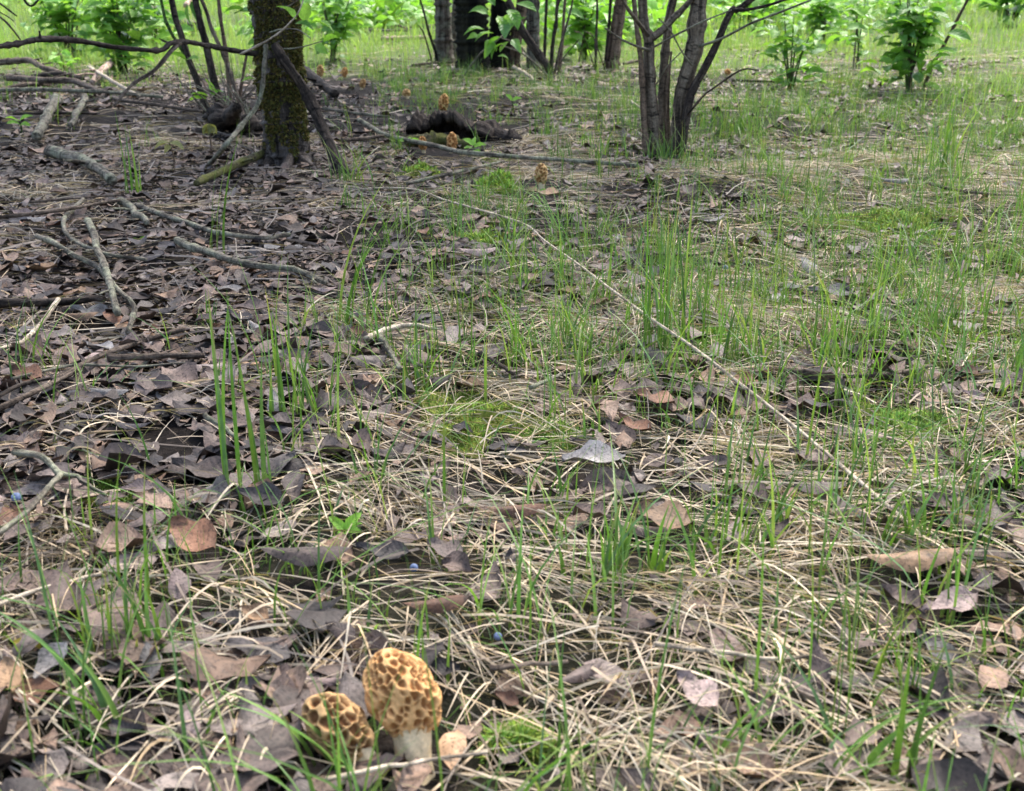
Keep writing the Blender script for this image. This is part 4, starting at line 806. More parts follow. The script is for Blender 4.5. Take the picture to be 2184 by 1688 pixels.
# ------------------------------------------------------------------ multi stemmed shrub on the right
clump('multi_stemmed_shrub', 'bare multi stemmed shrub rising right of centre', 'shrub', [
    ([(1402, 346, 0), (1396, 290, 0), (1387, 197, 0), (1384, 120, 0), (1383, 79, 0), (1370, -2, 0)], 30, 20, 'shrub', 1.8),
    ([(1420, 325, .06), (1414, 240, .06), (1415, 158, .06), (1424, 70, .06), (1436, -2, .06)], 20, 17, 'shrub', 1.8),
    ([(1443, 332, .01), (1450, 250, .01), (1456, 190, .01), (1482, 98, .01), (1492, -2, .01)], 34, 34, 'shrub', 2.2),
    ([(1450, 290, -.02), (1470, 220, -.02), (1482, 185, -.02), (1527, 98, -.03), (1562, 22, -.04), (1610, -8, -.05)], 20, 12, 'dkst', 1.4),
    ([(1378, 322, -.02), (1372, 230, -.02), (1366, 120, -.02), (1352, -2, -.02)], 13, 10, 'tred', 1.4),
    ([(1386, 82, 0), (1410, 66, 0), (1445, 30, 0), (1478, -4, 0)], 17, 12, 'shrub', 1.4),
    ([(1428, 320, .03), (1425, 230, .03), (1428, 150, .03), (1432, 110, .03)], 7, 4, 'tred', 0),
    ([(1482, 102, 0), (1540, 82, -.06), (1600, 51, -.12), (1660, 28, -.18), (1730, 0, -.22)], 6, 4, 'lich', 0),
    ([(1396, 100, -.03), (1440, 76, -.1), (1500, 46, -.15), (1560, 22, -.2)], 5, 3, 'lich', 0),
    ([(1384, 108, -.02), (1350, 96, -.08), (1322, 82, -.12), (1290, 60, -.15)], 6, 3, 'lich', 0),
    ([(1466, 246, -.03), (1500, 205, -.08), (1521, 189, -.1), (1580, 150, -.16), (1618, 150, -.2)], 5, 3, 'brown', 0),
    ([(1476, 140, -.02), (1455, 112, -.06), (1430, 66, -.1), (1405, 40, -.14)], 4, 2.5, 'lich', 0),
    ([(1382, 76, -.01), (1362, 50, -.06), (1340, 20, -.1), (1325, -5, -.12)], 9, 6, 'shrub', 0),
    ([(1562, 22, -.05), (1600, 20, -.1), (1650, 8, -.15), (1700, -10, -.2)], 8, 5, 'dkst', 0),
    ([(1400, 180, -.02), (1425, 140, -.08), (1460, 105, -.14)], 3.2, 2, 'lich', 0)],
    [], (1.7, 1.0, 1300, 1.0), (1415, 340))

# ------------------------------------------------------------------ trees of the middle distance
def far_tree(name, label, pts, w0, w1, mat, ext=4., cr=None, moss=False, sides=22):
    bb = gnd(*pts[0][:2]); e = empty(name, bb, label, 'tree', 'trees standing around the dark trunk')
    P = [aty(u, v, bb[1] + d) for u, v, d in pts]; P[0][2] = bb[2] - .04; k = depth(bb) / F / 2; rad = list(np.linspace(w0 * k, w1 * k, len(P))); rad[0] *= 1.25
    P = up_from(P, ext, .12, 5); rad += list(np.linspace(w1 * k, w1 * k * .3, 6)[1:])
    Q = np.vstack([spline(P[:len(pts)], 40), spline(P[len(pts) - 1:], 26)[1:]]); m = len(pts) - 1
    rr = np.concatenate([np.interp(np.linspace(0, m, 40), range(m + 1), rad[:m + 1]), np.interp(np.linspace(0, 5, 26), range(6), rad[m:])[1:]])
    V, q, t, lo = tube(rel(Q, e), rr, sides, .08, int(pts[0][0])); obj('trunk', mesh('trunk', V, q, t, vec=lo), M[mat], e); T = Q[-1]
    if cr:
        for a in (.5, 2.2, 4.0, 5.4): 
            s = Q[-10]; pl = np.array([s, s + [.5 * math.cos(a), .5 * math.sin(a), .5], s + [cr[0] * .7 * math.cos(a), cr[0] * .7 * math.sin(a), 1.2]])
            tube_obj('limb', pl, np.array([w1 * k * .4, w1 * k * .3, w1 * k * .12]), M[mat], e, 7, .06, int(a * 7), 12)
        crown(e, T[0], T[1], T[2] + .3, *cr[:1], cr[0], cr[1], cr[2], .1)
    return e
far_tree('dark_tree', 'thick blackish trunk at the top centre', [(1008, 154, 0), (1008, 120, 0), (1006, 60, 0), (1004, -4, 0)], 66, 64, 'tdark', 5, (3, 2, 3000), sides=30)
far_tree('dark_tree', 'black trunk grown against the thick blackish one on its right', [(1063, 155, .1), (1062, 110, .1), (1066, 60, .1), (1070, -4, .1)], 52, 42, 'tdark', 5, (2.4, 2, 1500), sides=26)
far_tree('slender_tree', 'slender grey brown trunk left of the thick dark trunk', [(948, 139, 0), (946, 80, 0), (943, -4, 0)], 36, 32, 'tgrey', 4, (1.8, 1.4, 900))
far_tree('slender_tree', 'thin trunk squeezed between the slender grey and thick dark trunks', [(967, 132, 0), (968, 70, 0), (974, -4, 0)], 16, 15, 'tgrey', 4, (1.3, 1.2, 500), sides=12)
far_tree('slender_tree', 'brown trunk just right of the black pair', [(1092, 152, .1), (1098, 100, .1), (1106, 50, .1), (1118, -4, .1)], 28, 26, 'tred', 4, (1.4, 1.2, 600))
far_tree('slender_tree', 'pale grey upright trunk right of the black pair', [(1138, 160, .2), (1137, 100, .2), (1136, -4, .2)], 26, 30, 'tgrey', 4, (1.6, 1.3, 700))
far_tree('slender_tree', 'reddish brown trunk leaning right in front of the bright foliage', [(1304, 150, 0), (1312, 90, 0), (1326, -4, 0)], 26, 26, 'tred', 4, (1.7, 1.3, 700))
g_ = np.random.default_rng(77)
clump('leaning_shrub', 'dark stem leaning left with thin shoots at its base, right of the black pair', 'shrub', [
    ([(1174, 166, 0), (1168, 145, 0), (1150, 118, 0), (1119, 73, 0), (1100, 35, 0), (1080, -4, 0)], 20, 16, 'dkst', 1.6),
    ([(1176, 160, 0), (1178, 100, 0), (1186, 50, 0), (1192, -4, 0)], 9, 7, 'dkst', 1.2), ([(1160, 140, .1), (1163, 70, .1), (1166, -4, .1)], 7, 6, 'dkst', 1.2),
    ([(1182, 160, 0), (1195, 100, 0), (1215, 30, 0), (1222, -4, 0)], 6, 4, 'brown', 1.), ([(1192, 158, .05), (1200, 80, .05), (1206, -4, .05)], 8, 6, 'tred', 1.),
    ([(1180, 160, -.05), (1205, 120, -.1), (1235, 85, -.15)], 3, 2, 'brown', 0), ([(1150, 120, 0), (1110, 100, -.1), (1060, 78, -.2)], 4, 2.5, 'lich', 0),
    ([(1170, 150, -.1), (1120, 118, -.2), (1066, 96, -.3)], 4, 2.5, 'lich', 0), ([(985, 163, -.3), (1020, 120, -.3), (1062, 85, -.3), (1080, 70, -.25)], 5, 3, 'lich', 0)],
    [(1062 + dx, y, -.3, a, bz, s) for dx, y, a, bz, s in ((-20, 30, -.8, .1, .10), (0, 34, .3, -.9, .10), (-30, 62, -.9, -.2, .09), (-10, 70, -.8, -.3, .09), (8, 60, .7, .6, .10), (20, 70, .9, .8, .10), (4, 78, -.5, -.6, .10), (-14, 84, -.3, -.8, .09), (24, 20, .4, -.8, .11), (38, 8, .9, -.3, .11), (16, 4, -.2, .9, .09), (-6, 12, -.8, .6, .09), (30, 84, .5, -.7, .08), (-40, 78, -.9, -.1, .07), (10, 92, -.6, -.7, .09), (-4, 110, -.3, .7, .06), (4, 112, .5, .6, .06), (0, 120, .8, -.2, .05), (12, 44, .1, -1, .1))],
    (1.2, .8, 700, .1), (1172, 162), lm=LEAF)
for (u, v, u2, wd, lb) in ((1270, 152, 1273, 6, 'left one of two thin dark poles beside the reddish leaning trunk'), (1290, 150, 1303, 8, 'right one of two thin dark poles beside the reddish leaning trunk')):
    clump('thin_sapling', lb, 'sapling', [([(u, v, 0), ((u + u2) / 2, 80, 0), (u2, -4, 0)], wd, wd * .8, 'dkst', 1.5), ([(u, 110, 0), (u - 25, 80, -.1), (u - 45, 66, -.1)], 2.5, 1.5, 'brown', 0)], [], (.6, .5, 200, .1), (u, v))
for (pl, lb, ba) in (([(905, 30, 0), (915, 70, 0), (928, 110, 0), (935, 140, 0)], 'thin dark dead sapling left of the slender grey trunk', (935, 142)),):
    clump('thin_sapling', lb, 'sapling', [(pl[::-1] + [(895, -4, 0)], 7, 4, 'dkst', 1.0), ([(922, 95, 0), (905, 75, -.05), (893, 55, -.1)], 4, 2, 'dkst', 0), ([(930, 118, 0), (915, 128, -.1), (905, 140, -.15)], 3, 2, 'dkst', 0)], [], None, ba)
# drooping dead twigs at the upper left
clump('dead_sapling', 'dead drooping twigs hanging into the upper left corner', 'sapling', [
    ([(-160, 330, 0), (-150, 200, 0), (-130, 60, 0), (-110, -60, 0)], 26, 18, 'dkst', .8),
    ([(-115, -40, 0), (-60, -30, -.05), (0, 8, -.1), (36, 35, -.12)], 6, 3, 'dkst', 0), ([(-122, -10, 0), (-50, 5, -.05), (4, 40, -.1), (26, 62, -.12), (44, 86, -.12)], 6, 3, 'dkst', 0),
    ([(-20, 18, -.05), (10, 32, -.08), (30, 46, -.1)], 3, 2, 'dkst', 0), ([(-110, -60, 0), (20, -30, -.1), (62, 12, -.1), (82, 1, -.1)], 6, 4, 'dkst', 0)], [], None, (-160, 330))

# ------------------------------------------------------------------ leafy bushes
def bush(label, base, ext, n, size, wdir=1., nst=5, mes=LEAF, name='leafy_bush', seed=0, top=.5, group='leafy bushes at the back', dark=True):
    """base (u,v); ext = half width px, height px; leaves are separate children"""
    g = np.random.default_rng(500 + seed); b0 = gnd(*base); e = empty(name, b0, label, 'bush', group); k = depth(b0) / F; hw, ht = ext[0] * k, ext[1] * k; cnt = 0
    for s in range(nst):
        a = g.uniform(0, 6.28); r = hw * g.uniform(.2, .8); tip = b0 + np.array([r * math.cos(a), r * .8 * math.sin(a), ht * g.uniform(.7, 1.1)])
        mid = b0 + np.array([r * .45 * math.cos(a), r * .4 * math.sin(a), ht * .5]); P = spline([b0 + [g.normal(0, .01), g.normal(0, .01), -.02], mid, tip], 14)
        tube_obj('stem', P, np.linspace(.0032, .0013, 14) * size / .06, M['brown' if s % 2 else 'grn'], e, 6, .05, s + seed)
        m = n // nst
        for j in range(m):
            f = g.uniform(.12, 1) ** .8; p = P[min(13, int(f * 13))] + g.normal(0, 1, 3) * [hw * .30, hw * .30, ht * .05]; p[2] = max(p[2], b0[2] + .01); az = g.uniform(0, 6.28)
            leaf_on(e, p, (math.cos(az), math.sin(az), g.normal(0, .28)), size * g.uniform(.6, 1.3), mes, g=g)
    return e
bush('big leafy bush behind the dead branch at the upper left', (262, 165), (92, 190), 190, .105, seed=1, nst=8)
bush('leafy bush at the far left above the brush pile', (150, 126), (85, 140), 150, .12, seed=2, nst=7)
bush('pale young plant in front of the far left bush', (140, 150), (34, 34), 16, .07, seed=3, nst=3, mes=YLEAF)
bush('dense bush right of the mossy tree', (712, 132), (60, 150), 110, .095, seed=4, nst=7)
bush('low bush with bluish leaves right of the multi stemmed shrub', (1684, 196), (88, 160), 110, .075, seed=5, nst=7)
bush('big bushy leafy plant near the right edge', (1940, 200), (105, 225), 200, .085, seed=6, nst=9)
bush('bright foliage between the leaning stem and the reddish trunk', (1245, 132), (55, 140), 90, .12, seed=7, nst=7, mes=LEAF + YLEAF)
bush('thin leafy sapling left of the big right bush', (1824, 150), (30, 170), 34, .075, seed=8, nst=3)
bush('leafy sapling behind the low bluish bush', (1760, 92), (55, 110), 60, .13, seed=9, nst=5)
bush('far foliage seen between the mossy tree and slender trunks', (800, 44), (90, 60), 80, .22, seed=10, nst=7, mes=LEAF + YLEAF)
bush('far bush in the bright gap left of the sapling clump', (330, 120), (46, 120), 60, .11, seed=11, nst=5)
bush('low leaves behind the sapling clump', (560, 130), (40, 90), 36, .10, seed=12, nst=4)
bush('bush at the top right corner overhanging tall grass', (2150, 60), (70, 90), 60, .17, seed=13, nst=5)
bush('far bush right of the shrub top', (1600, 60), (70, 70), 60, .17, seed=14, nst=5)
# brown stem beside the right bush
clump('bare_stem', 'bare reddish stem leaning right beside the big right bush', 'stem', [([(1968, 190, 0), (1990, 140, 0), (2030, 65, 0), (2066, -4, 0)], 9, 6, 'tred', .8)], [], None, (1968, 192))

# ------------------------------------------------------------------ seedlings
def seedling(label, base, stemh, leaves, mes=YLEAF, size=.02, col='grn', name='seedling'):
    b0 = gnd(*base); e = empty(name, b0, label, 'seedling', 'seedlings among the litter'); k = depth(b0) / F; top = b0 + [0, 0, stemh * k]
    tube_obj('stem', np.array([b0 - [0, 0, .005], b0 + [.1 * stemh * k, 0, stemh * k * .5], top]), np.array([.0013, .0011, .0009]) * max(1, depth(b0) / 1.4), M[col], e, 6, .05, 2, 8)
    for (f, dx, dy, dz, s) in leaves: leaf_on(e, b0 + [0, 0, stemh * k * f], (dx, dy, dz), s * k, mes)
    return e
seedling('bright green five leaved seedling in the lower centre left', (738, 1168), 42, ((.95, -.7, .3, .5, 46), (1, .6, .5, .5, 50), (.9, .9, -.5, .2, 44), (.8, -.2, -.9, .2, 40), (.5, -1, -.5, .0, 44), (.9, .9, .4, .3, 40)))
seedling('small green seedling of two narrow leaves just below the bright one', (622, 1212), 14, ((.9, .2, -.6, .5, 36), (.6, -.4, .4, .6, 20)))
seedling('leafy green seedling before the right end of the rotten log', (1010, 345), 34, ((1, -.7, .2, .4, 28), (.9, .8, -.3, .2, 30), (.7, .6, -.7, -.2, 26), (.8, -.8, -.5, .1, 24), (1, .2, .6, .7, 22)))
seedling('flat pale green leaf pair left of the small reddish morel', (872, 322), 20, ((1, .8, -.4, .15, 30), (1, -.8, -.3, .05, 24), (1, .2, .8, .2, 20)))
seedling('two leaved seedling beside the ringed stick', (366, 700), 8, ((1, -.9, -.2, .1, 24), (1, .95, .1, .15, 24)), LEAF)
seedling('tiny round leaved seedling by the thick slanting stick', (298, 522), 10, ((1, -.6, -.4, .2, 16), (1, .7, .2, .3, 16), (1, .2, -.7, .3, 12)))
seedling('yellow green seedling with drooping leaves on the dark litter', (368, 372), 66, ((1, -.9, -.3, -.35, 34), (1, .8, -.2, -.35, 36), (.95, -.2, -.7, -.5, 26)), OLEAF, col='tred')
seedling('low leafy seedling at the left edge below the brush pile', (45, 285), 26, ((1, -.8, 0, .2, 30), (1, .8, 0, .3, 32), (.7, .9, -.4, 0, 30), (.8, -.5, -.6, .1, 28)))
seedling('seedling with three pale leaves right of the tall orange morel', (1092, 238), 22, ((1, -.6, 0, .6, 20), (1, .7, 0, .2, 22), (.6, .7, -.4, -.1, 18)))
seedling('pale green leaf standing under the arching dry stem', (1176, 545), 12, ((.5, .6, -.3, .4, 34),))
seedling('small green leaf at the foot of the lone morel', (1150, 412), 5, ((.8, -.9, -.2, .1, 28), (.8, .8, -.2, .2, 16)))
seedling('round green leaf beside the dark leaf below the seedling', (916, 1262), 6, ((.9, .2, -.7, .5, 26),))
seedling('bright leaf cut by the right edge beside dead leaves', (2176, 760), 12, ((1, -.5, -.3, .7, 36), (1, .6, .2, .5, 30)))
seedling('yellowish seedling at the foot of the slender grey trunk', (953, 164), 10, ((1, -.9, 0, -.2, 12), (1, .9, 0, -.2, 12), (1, 0, -.9, -.2, 10)))
seedling('yellowish seedling at the foot of the thick dark trunk', (982, 168), 9, ((1, -.9, 0, -.1, 12), (1, .9, 0, -.1, 12)))
def umbrella_plant():
    b0 = gnd(452, 330); e = empty('umbrella_seedling', b0, 'folded umbrella shaped pale green sprout on the dark litter', 'seedling', 'seedlings among the litter'); k = depth(b0) / F
    tube_obj('stem', np.array([b0 - [0, 0, .004], b0 + [0, 0, 20 * k], b0 + [0, 0, 50 * k]]), np.array([.003, .0026, .002]), M['tred'], e, 7, .05, 3, 10)
    for a in np.linspace(0, 6.28, 9)[:-1]: leaf_on(e, b0 + [0, 0, 64 * k], (math.cos(a) * .55, math.sin(a) * .55, -.8), 26 * k, OLEAF)
umbrella_plant()

# ------------------------------------------------------------------ prominent grass tufts, dry stem, berries
def tuft(u, v, hpx, n, label, w=.0016, lean=.25, seed=0, col=None, tilt=0.):
    g = np.random.default_rng(seed + 60); b0 = gnd(u, v); k = depth(b0) / F; h = hpx * k / .95
    x = b0[0] + g.normal(0, .006 + .0008 * n, n); y = b0[1] + g.normal(0, .006, n); az = g.uniform(0, 6.28, n)
    if tilt: az = np.where(g.uniform(0, 1, n) < .75, 0 if tilt > 0 else np.pi, az)
    H = h * np.concatenate([[1.02], g.uniform(.4, 1, n - 1)]); V, q, C = blades(x, y, H, np.abs(g.normal(lean, min(.15, lean), n)) + abs(tilt), az, g.uniform(.7, 1.2, n) * w, gcol(n) if col is None else np.array(col) * g.uniform(.7, 1.3, (n, 1)), 9)
    o = obj('grass_tuft', mesh('grass_tuft', V - b0, q, None, C), M['grass']); o.location = b0
    return tag(o, label, 'grass tuft', 'taller grass tufts')
TU = [(524, 1080, 440, 5, 'tall lone dark green grass tuft at centre left', .0019, .05, 0), (765, 720, 400, 6, 'tall grass tuft bending right beside the left litter', .002, .10, .22), (1428, 770, 370, 16, 'tall dense grass tuft right of the arching stem', .0012, .12, 0),
 (1325, 1245, 240, 12, 'dense grass tuft at the lower centre right', .002, .25, 0), (645, 910, 280, 11, 'upright grass tuft at centre left above the tall lone one', .0013, .18, 0), (590, 830, 300, 5, 'thin grass tuft left of the upright one', .0016, .12, 0),
 (470, 560, 260, 4, 'slim grass tuft in the left litter by the long stick', .0018, .10, .1), (285, 430, 180, 6, 'broad bladed grass tuft in the dark litter by the seedling', .0026, .2, 0), (275, 1010, 190, 4, 'slim leaning grass tuft above the lime moss', .0012, .1, -.15),
 (1860, 640, 160, 12, 'short dense grass tuft on the right beside grey leaves', .001, .3, 0), (1530, 1180, 240, 10, 'grass tuft at the lower right with upright blades', .0015, .2, .1), (1650, 1150, 260, 8, 'grass tuft between straw at the lower right', .0015, .15, .2),
 (1920, 1680, 380, 3, 'single pale tall blade near the bottom right', .0019, .08, 0), (1570, 1640, 300, 6, 'leaning grass tuft at the bottom right of centre', .0018, .15, .35), (300, 1420, 300, 11, 'coarse grass tuft in the lower left', .0016, .2, 0),
 (225, 1560, 330, 5, 'blurry grass blades at the bottom left', .0018, .25, -.3), (700, 1680, 260, 5, 'grass blades at the bottom left of the morels', .002, .3, -.2), (1770, 1680, 260, 7, 'grass tuft at the bottom right edge', .002, .3, .3),
 (735, 400, 130, 14, 'dark green grass tuft at the foot of the leaning limb', .0016, .5, 0), (1400, 352, 80, 26, 'grass tuft around the base of the multi stemmed shrub', .0016, .3, 0), (1285, 350, 110, 6, 'pale grass blades left of the shrub base', .0018, .2, 0),
 (1160, 300, 70, 12, 'light grass tuft behind the lone morel', .0018, .25, 0), (1545, 290, 90, 26, 'bright grass tuft right of the shrub', .002, .2, 0), (1420, 560, 150, 18, 'fine grass tuft below the shrub', .0012, .3, 0), (2030, 380, 190, 10, 'tall grass tuft by the right edge', .002, .2, 0),
 (1950, 1180, 230, 12, 'grass tuft on the right below the moss cushion', .0014, .2, .15), (1180, 1090, 200, 7, 'thin grass tuft right of the speckled grey leaf', .0014, .15, .2), (900, 1000, 230, 4, 'thin grass blades in front of the wide moss cushion', .0012, .12, .15)]
for k, (u, v, h, n, lb, wd, ln, tl) in enumerate(TU): tuft(u, v, h * 1.04, n if n < 4 else int(n * 1.7), lb, wd * 1.15, ln, k, tilt=tl)
# arching dry stem
pl = [(640, 442, 0, 1), (739, 411, .0, 0), (795, 402, .0, 0), (882, 404, 0, 0), (949, 427, 0, 0), (1009, 444, 0, 0), (1115, 477, 0, 0), (1162, 514, 0, 0), (1229, 561, 0, 0), (1295, 611, 0, 0), (1390, 681, 0, 0), (1481, 743, 0, 0), (1579, 819, 0, 0), (1681, 899, 0, 0), (1772, 975, 0, 0), (1900, 1085, 0, 0), (2060, 1230, 0, 0)]
y0 = gnd(640, 442)[1]; y1 = gnd(2060, 1230)[1]; P = []
for j, p in enumerate(pl):
    f = j / (len(pl) - 1); gd = gnd(p[0], p[1]); t = depth(gd); P.append(at(p[0], p[1], t * (1 - .11 * math.sin(math.pi * f) ** .7)))
P = np.array(P); c = P[-1].copy(); c[2] = gz(c[0], c[1]); V, q, t, lo = tube(spline(P - c, 90), np.linspace(.0016, .0019, 90), 6, .05, 1)
o = obj('dry_stem', mesh('dry_stem', V, q, t, vec=lo), M['pale']); o.location = c; tag(o, 'long pale dry grass stem arching across the middle to the right', 'dry stem')
# yellow blade
b0 = gnd(60, 1378, .012); P = np.array([gnd(28, 1371, .012), gnd(50, 1368, .02), gnd(75, 1372, .02), gnd(95, 1390, .008)]); c = P[0].copy(); V, q, C = ribbons(spline(P - c, 12)[None], (np.sin(np.linspace(.3, 3, 12)) * .0026)[None], np.array([[0, .8, .6]]), np.array([[.6, .45, .07]]), .3)
o = obj('yellow_blade', mesh('yellow_blade', V, q, None, C), M['yel']); o.location = c; tag(o, 'short curved yellow grass blade near the lower left edge', 'grass blade')
# berries
def berry(u, v, rp, label):
    p = gnd(u, v, .006); r = rpx(p, rp); n, m = 14, 20; th = np.linspace(0, math.pi, n); ph = np.linspace(0, 2 * math.pi, m, endpoint=False); T, PH = np.meshgrid(th, ph, indexing='ij')
    rr = r * (1 - .12 * np.exp(-(T / .35) ** 2) + .04 * np.exp(-((T - .5) / .15) ** 2) * np.cos(PH * 3)); V = np.stack([rr * np.sin(T) * np.cos(PH), rr * np.sin(T) * np.sin(PH), rr * np.cos(T) * .95], -1).reshape(-1, 3)
    A = np.array(Matrix.Rotation(R(U(30, 80)), 3, 'X')); V = V @ A.T
    i = np.arange(n - 1)[:, None] * m; j = np.arange(m)[None]; j2 = (j + 1) % m; q = np.stack([i + j, i + m + j, i + m + j2, i + j2], -1).reshape(-1, 4)
    d = np.clip(1 - T.ravel() / .3, 0, 1)[:, None]; c = np.array([.12, .16, .27]) * (1 - d) + np.array([.03, .035, .07]) * d; c = c * U(.85, 1.2, (len(V), 1))
    o = obj('berry', mesh('berry', V, q, None, c), M['berry']); o.location = p + [0, 0, r * .6 + .010]; tag(o, label, 'berry', 'fallen blue berries')
berry(40, 1092, 11, 'blue berry by the left edge beside the forked stick'); berry(884, 1243, 9, 'blue berry on a dark leaf below the green seedling')
berry(1062, 1392, 9, 'blue berry in straw up right of the tall front morel'); berry(1546, 589, 6, 'small blue berry in straw on the right')

# ------------------------------------------------------------------ fallen leaves one can pick out
FL = {}
def fl_mesh(mat, k):
    if (mat, k) not in FL:
        g = np.random.default_rng(40 + k); V, q, lo = leaf_template(1, [.5, .62, .42, .34, .55, .7][k], 6, 4, g.uniform(-.35, .45), g.uniform(-.3, .45), g.uniform(.05, .12), 40 + k, 1, g.uniform(-.3, .3))
        V[:, 1] -= .5; me = mesh('fallen_leaf', V, q, None, vec=lo); me.materials.append(M[mat]); FL[(mat, k)] = me
    return FL[(mat, k)]
def fallen(x, y, z, size, az, tilt, td, mat, k, label, group):
    o = obj('fallen_leaf', fl_mesh(mat, k)); A = rots(np.array([az]), np.array([tilt]), np.array([td]))[0]
    m = Matrix(A.tolist()).to_4x4() @ Matrix.Scale(size, 4); m.translation = (x, y, z); o.matrix_world = m; return tag(o, label, 'leaf', group)
HL = [(655, 1245, 205, 90, .12, 'mauve', 3, 'long brown leaf lying level below the green seedling'), (415, 1205, 130, 60, .5, 'rust', 5, 'glossy rust brown curved leaf at the lower left'), (440, 1048, 140, 80, .25, 'mauve', 0, 'brown leaf in front of the lichen spotted twig'),
 (385, 1300, 95, 20, .35, 'pink', 4, 'pinkish spotted leaf below the rust brown leaf'), (1265, 1027, 138, 100, .15, 'grey', 1, 'speckled pale grey leaf at the centre right'), (587, 905, 66, 10, .7, 'grey', 4, 'grey perforated leaf standing up left of the moss cushion'),
 (1410, 1160, 130, 70, .3, 'tan', 5, 'tan orange leaf beside the dense grass tuft'), (1930, 1255, 225, 98, .06, 'tan', 3, 'long tan bark like leaf strip at the lower right'), (2015, 1342, 140, 110, .25, 'pink', 0, 'pinkish speckled leaf near the lower right edge'),
 (122, 1474, 95, 150, .6, 'grey', 1, 'pale grey curled leaf in the lower left corner'), (28, 1500, 95, 30, .3, 'tan', 5, 'brown leaf cut by the left edge at the bottom'), (325, 1470, 95, 20, .45, 'grey', 4, 'speckled grey leaf behind the coarse grass tuft'),
 (1735, 1485, 120, 5, .8, 'mauve', 2, 'brown leaf standing on edge at the lower right'), (1480, 1535, 115, 40, .3, 'pink', 5, 'pale pinkish leaf at the bottom right of centre'), (2070, 884, 48, 60, .4, 'pink', 1, 'small pinkish leaf near the right edge by swept straw'),
 (1100, 1142, 135, 95, .2, 'rust', 3, 'rolled rust brown leaf at the lower centre'), (1395, 890, 90, 60, .1, 'rust', 5, 'flat reddish brown leaf right of the moss cushion'), (62, 842, 80, 70, .4, 'rust', 5, 'dark rust leaf at the left edge beside the stout stick'),
 (1020, 568, 90, 95, .1, 'pink', 3, 'pinkish long leaf below the flat yellow green moss'), (540, 692, 75, 100, .25, 'mauve', 1, 'rounded mauve leaf in the lower left litter'), (950, 1222, 90, 60, .2, 'mauve', 5, 'brown leaf right of the blue berry'),
 (300, 1090, 70, 100, .3, 'pink', 1, 'light brown leaf right of the forked stick'), (560, 1115, 110, 75, .3, 'dark', 1, 'dark grey leaf left of the green seedling'), (820, 1225, 120, 80, .2, 'dark', 0, 'blackish leaf under the blue berry'), (1770, 655, 100, 90, .2, 'grey', 0, 'flat grey leaf in straw on the right'),
 (1720, 600, 60, 20, .5, 'grey', 4, 'upright grey leaf above the flat grey one'), (1905, 412, 70, 90, .2, 'grey', 3, 'grey leaf above the moss mat on the right'), (1160, 437, 75, 70, .1, 'tan', 5, 'tan flat leaf below the lone morel'), (1660, 1575, 90, 120, .3, 'mauve', 1, 'mauve leaf in straw at the bottom right'), (1990, 1440, 110, 40, .3, 'grey', 0, 'greyish leaf by the right edge near the bottom'),
 (200, 700, 90, 80, .3, 'grey', 0, 'bluish grey leaf beside the rotten branch on the left'), (180, 712, 80, 95, .3, 'tan', 3, 'orange brown leaf under the bluish grey one'), (240, 880, 95, 85, .2, 'grey', 3, 'long grey leaf in the lower left litter'), (730, 1405, 80, 60, .5, 'mauve', 4, 'brown curled leaf above the leaning front morel'), (660, 1590, 80, 20, .6, 'pink', 2, 'pale leaf behind the leaning front morel'),
 (545, 1362, 75, 70, .3, 'tan', 1, 'tan leaf in the lower left straw'), (935, 1350, 150, 100, .2, 'rust', 3, 'narrow rust brown leaf above the tall front morel'), (410, 1610, 80, 20, .5, 'pink', 4, 'pale upright leaf at the bottom left'), (1080, 1545, 60, 60, .3, 'rust', 1, 'rusty leaf right of the tall front morel')]
for (u, v, s, az, tl, mt, k, lb) in HL:
    p = gnd(u, v); L = s * depth(p) / F; fallen(p[0], p[1], p[2] + .016 + .3 * L * abs(math.sin(tl)), L, R(az), tl, 0., mt, k, lb, 'large fallen leaves in the foreground')
n = 2600; x, y = scatter(n, .5, 3.0, .5, .12); lit, st, gr, far = cover(x, y); kk = (U(0, 1, n) < lit); x, y = x[kk], y[kk]; u, v = px_of(x, y)
kk = (u > -40) & (u < 2220) & (v < 1700) & (v > 240); x, y, u, v = x[kk], y[kk], u[kk], v[kk]; s = U(.025, .05, len(x)); order = np.argsort(-s / y)[:262]
WORD = {'mauve': 'mauve brown', 'grey': 'weathered grey', 'dark': 'blackish', 'tan': 'light tan', 'rust': 'rusty brown', 'pink': 'pinkish brown'}
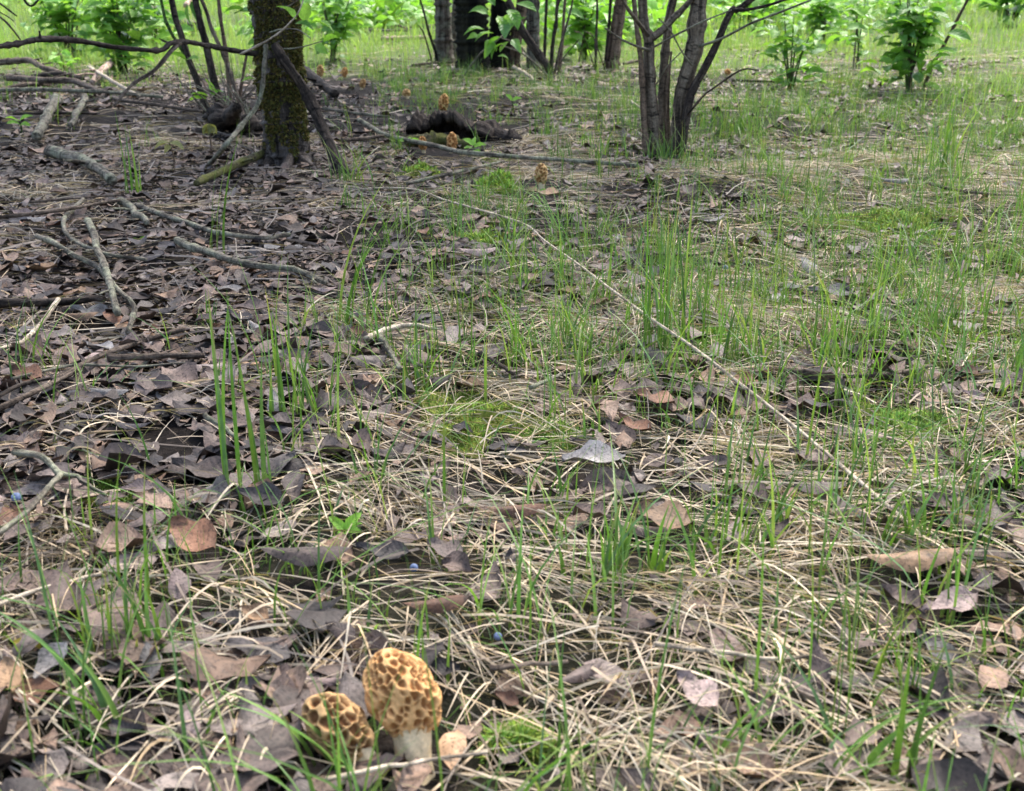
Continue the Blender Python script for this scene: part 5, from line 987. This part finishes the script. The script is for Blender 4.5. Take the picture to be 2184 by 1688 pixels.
LM = [(617, 360, 'the mossy tree'), (240, 640, 'the ringed stick'), (180, 390, 'the thick slanting stick'), (160, 530, 'the hook shaped twig'), (450, 530, 'the long curved stick'), (540, 605, 'the long thick stick'), (120, 690, 'the rotten branch'), (80, 740, 'the pale bare stick'), (250, 795, 'the long brown stick'), (340, 810, 'the weathered splinter'), (80, 890, 'the stout brown stick'), (480, 965, 'the lichen spotted twig'), (143, 1107, 'the forked stick'), (100, 1325, 'the pale lower stick'), (960, 300, 'the rotten log'), (1155, 400, 'the lone morel'), (800, 1540, 'the front morels'), (990, 905, 'the wide moss cushion'), (1062, 402, 'the moss hummock'), (1905, 490, 'the broad moss mat'), (738, 1150, 'the green seedling'), (524, 1050, 'the tall lone grass tuft'), (1428, 760, 'the dense tall grass tuft'), (1325, 1230, 'the lower centre grass tuft'), (645, 900, 'the upright grass tuft'), (655, 1245, 'the long brown leaf'), (415, 1205, 'the rust curved leaf'), (1265, 1027, 'the speckled grey leaf'), (1410, 1160, 'the tan orange leaf'), (1930, 1255, 'the bark like strip'), (2015, 1342, 'the pink speckled leaf'), (122, 1474, 'the pale curled leaf'), (1735, 1485, 'the edgewise brown leaf'), (1480, 1535, 'the pale pinkish leaf'), (1415, 340, 'the multi stemmed shrub'), (842, 770, 'the bowed pale stick'), (1022, 517, 'the yellow green moss'), (1820, 845, 'the half buried stick'), (300, 1400, 'the coarse grass tuft'), (1100, 1142, 'the rolled rust leaf'), (60, 1375, 'the yellow blade'), (290, 440, 'the broad bladed tuft')]
seen = {}
for i in order:
    mt = ['mauve', 'mauve', 'dark', 'dark', 'grey', 'tan', 'pink', 'rust', 'mauve', 'dark'][rng.integers(0, 10)]
    ds = [math.hypot(u[i] - a, (v[i] - b_) * 1.3) for a, b_, _ in LM]; kk = int(np.argmin(ds)); dx, dy = u[i] - LM[kk][0], (v[i] - LM[kk][1]) * 1.3
    where = ('right of' if dx > 0 else 'left of') if abs(dx) > abs(dy) else ('below' if dy > 0 else 'above'); far_ = 'close' if ds[kk] < 70 else 'well' if ds[kk] > 150 else 'just'
    tk = int(rng.integers(0, 6)); o3 = [LM[q][2] for q in np.argsort(ds)[:4]]; sh = ['oval', 'broad', 'narrow', 'slender', 'egg shaped', 'rounded'][tk]
    for lb in [f'small {sh} {WORD[mt]} fallen leaf {far_} {where} {o3[0]}'] + [f'small {sh} {WORD[mt]} fallen leaf near {o3[0]} and {q}' for q in o3[1:]]:
        if lb not in seen and len(lb.split()) <= 16: break
    else: lb = f'small {sh} {WORD[mt]} fallen leaf {far_} {where} {o3[0]}'
    seen[lb] = 1
    fallen(x[i], y[i], gz(x[i], y[i]) + U(.008, .018), s[i], U(0, 6.28), abs(rng.normal(.08, .16)), U(0, 6.28), mt, tk, lb, f'{WORD[mt]} leaves {where} {LM[kk][2]}')
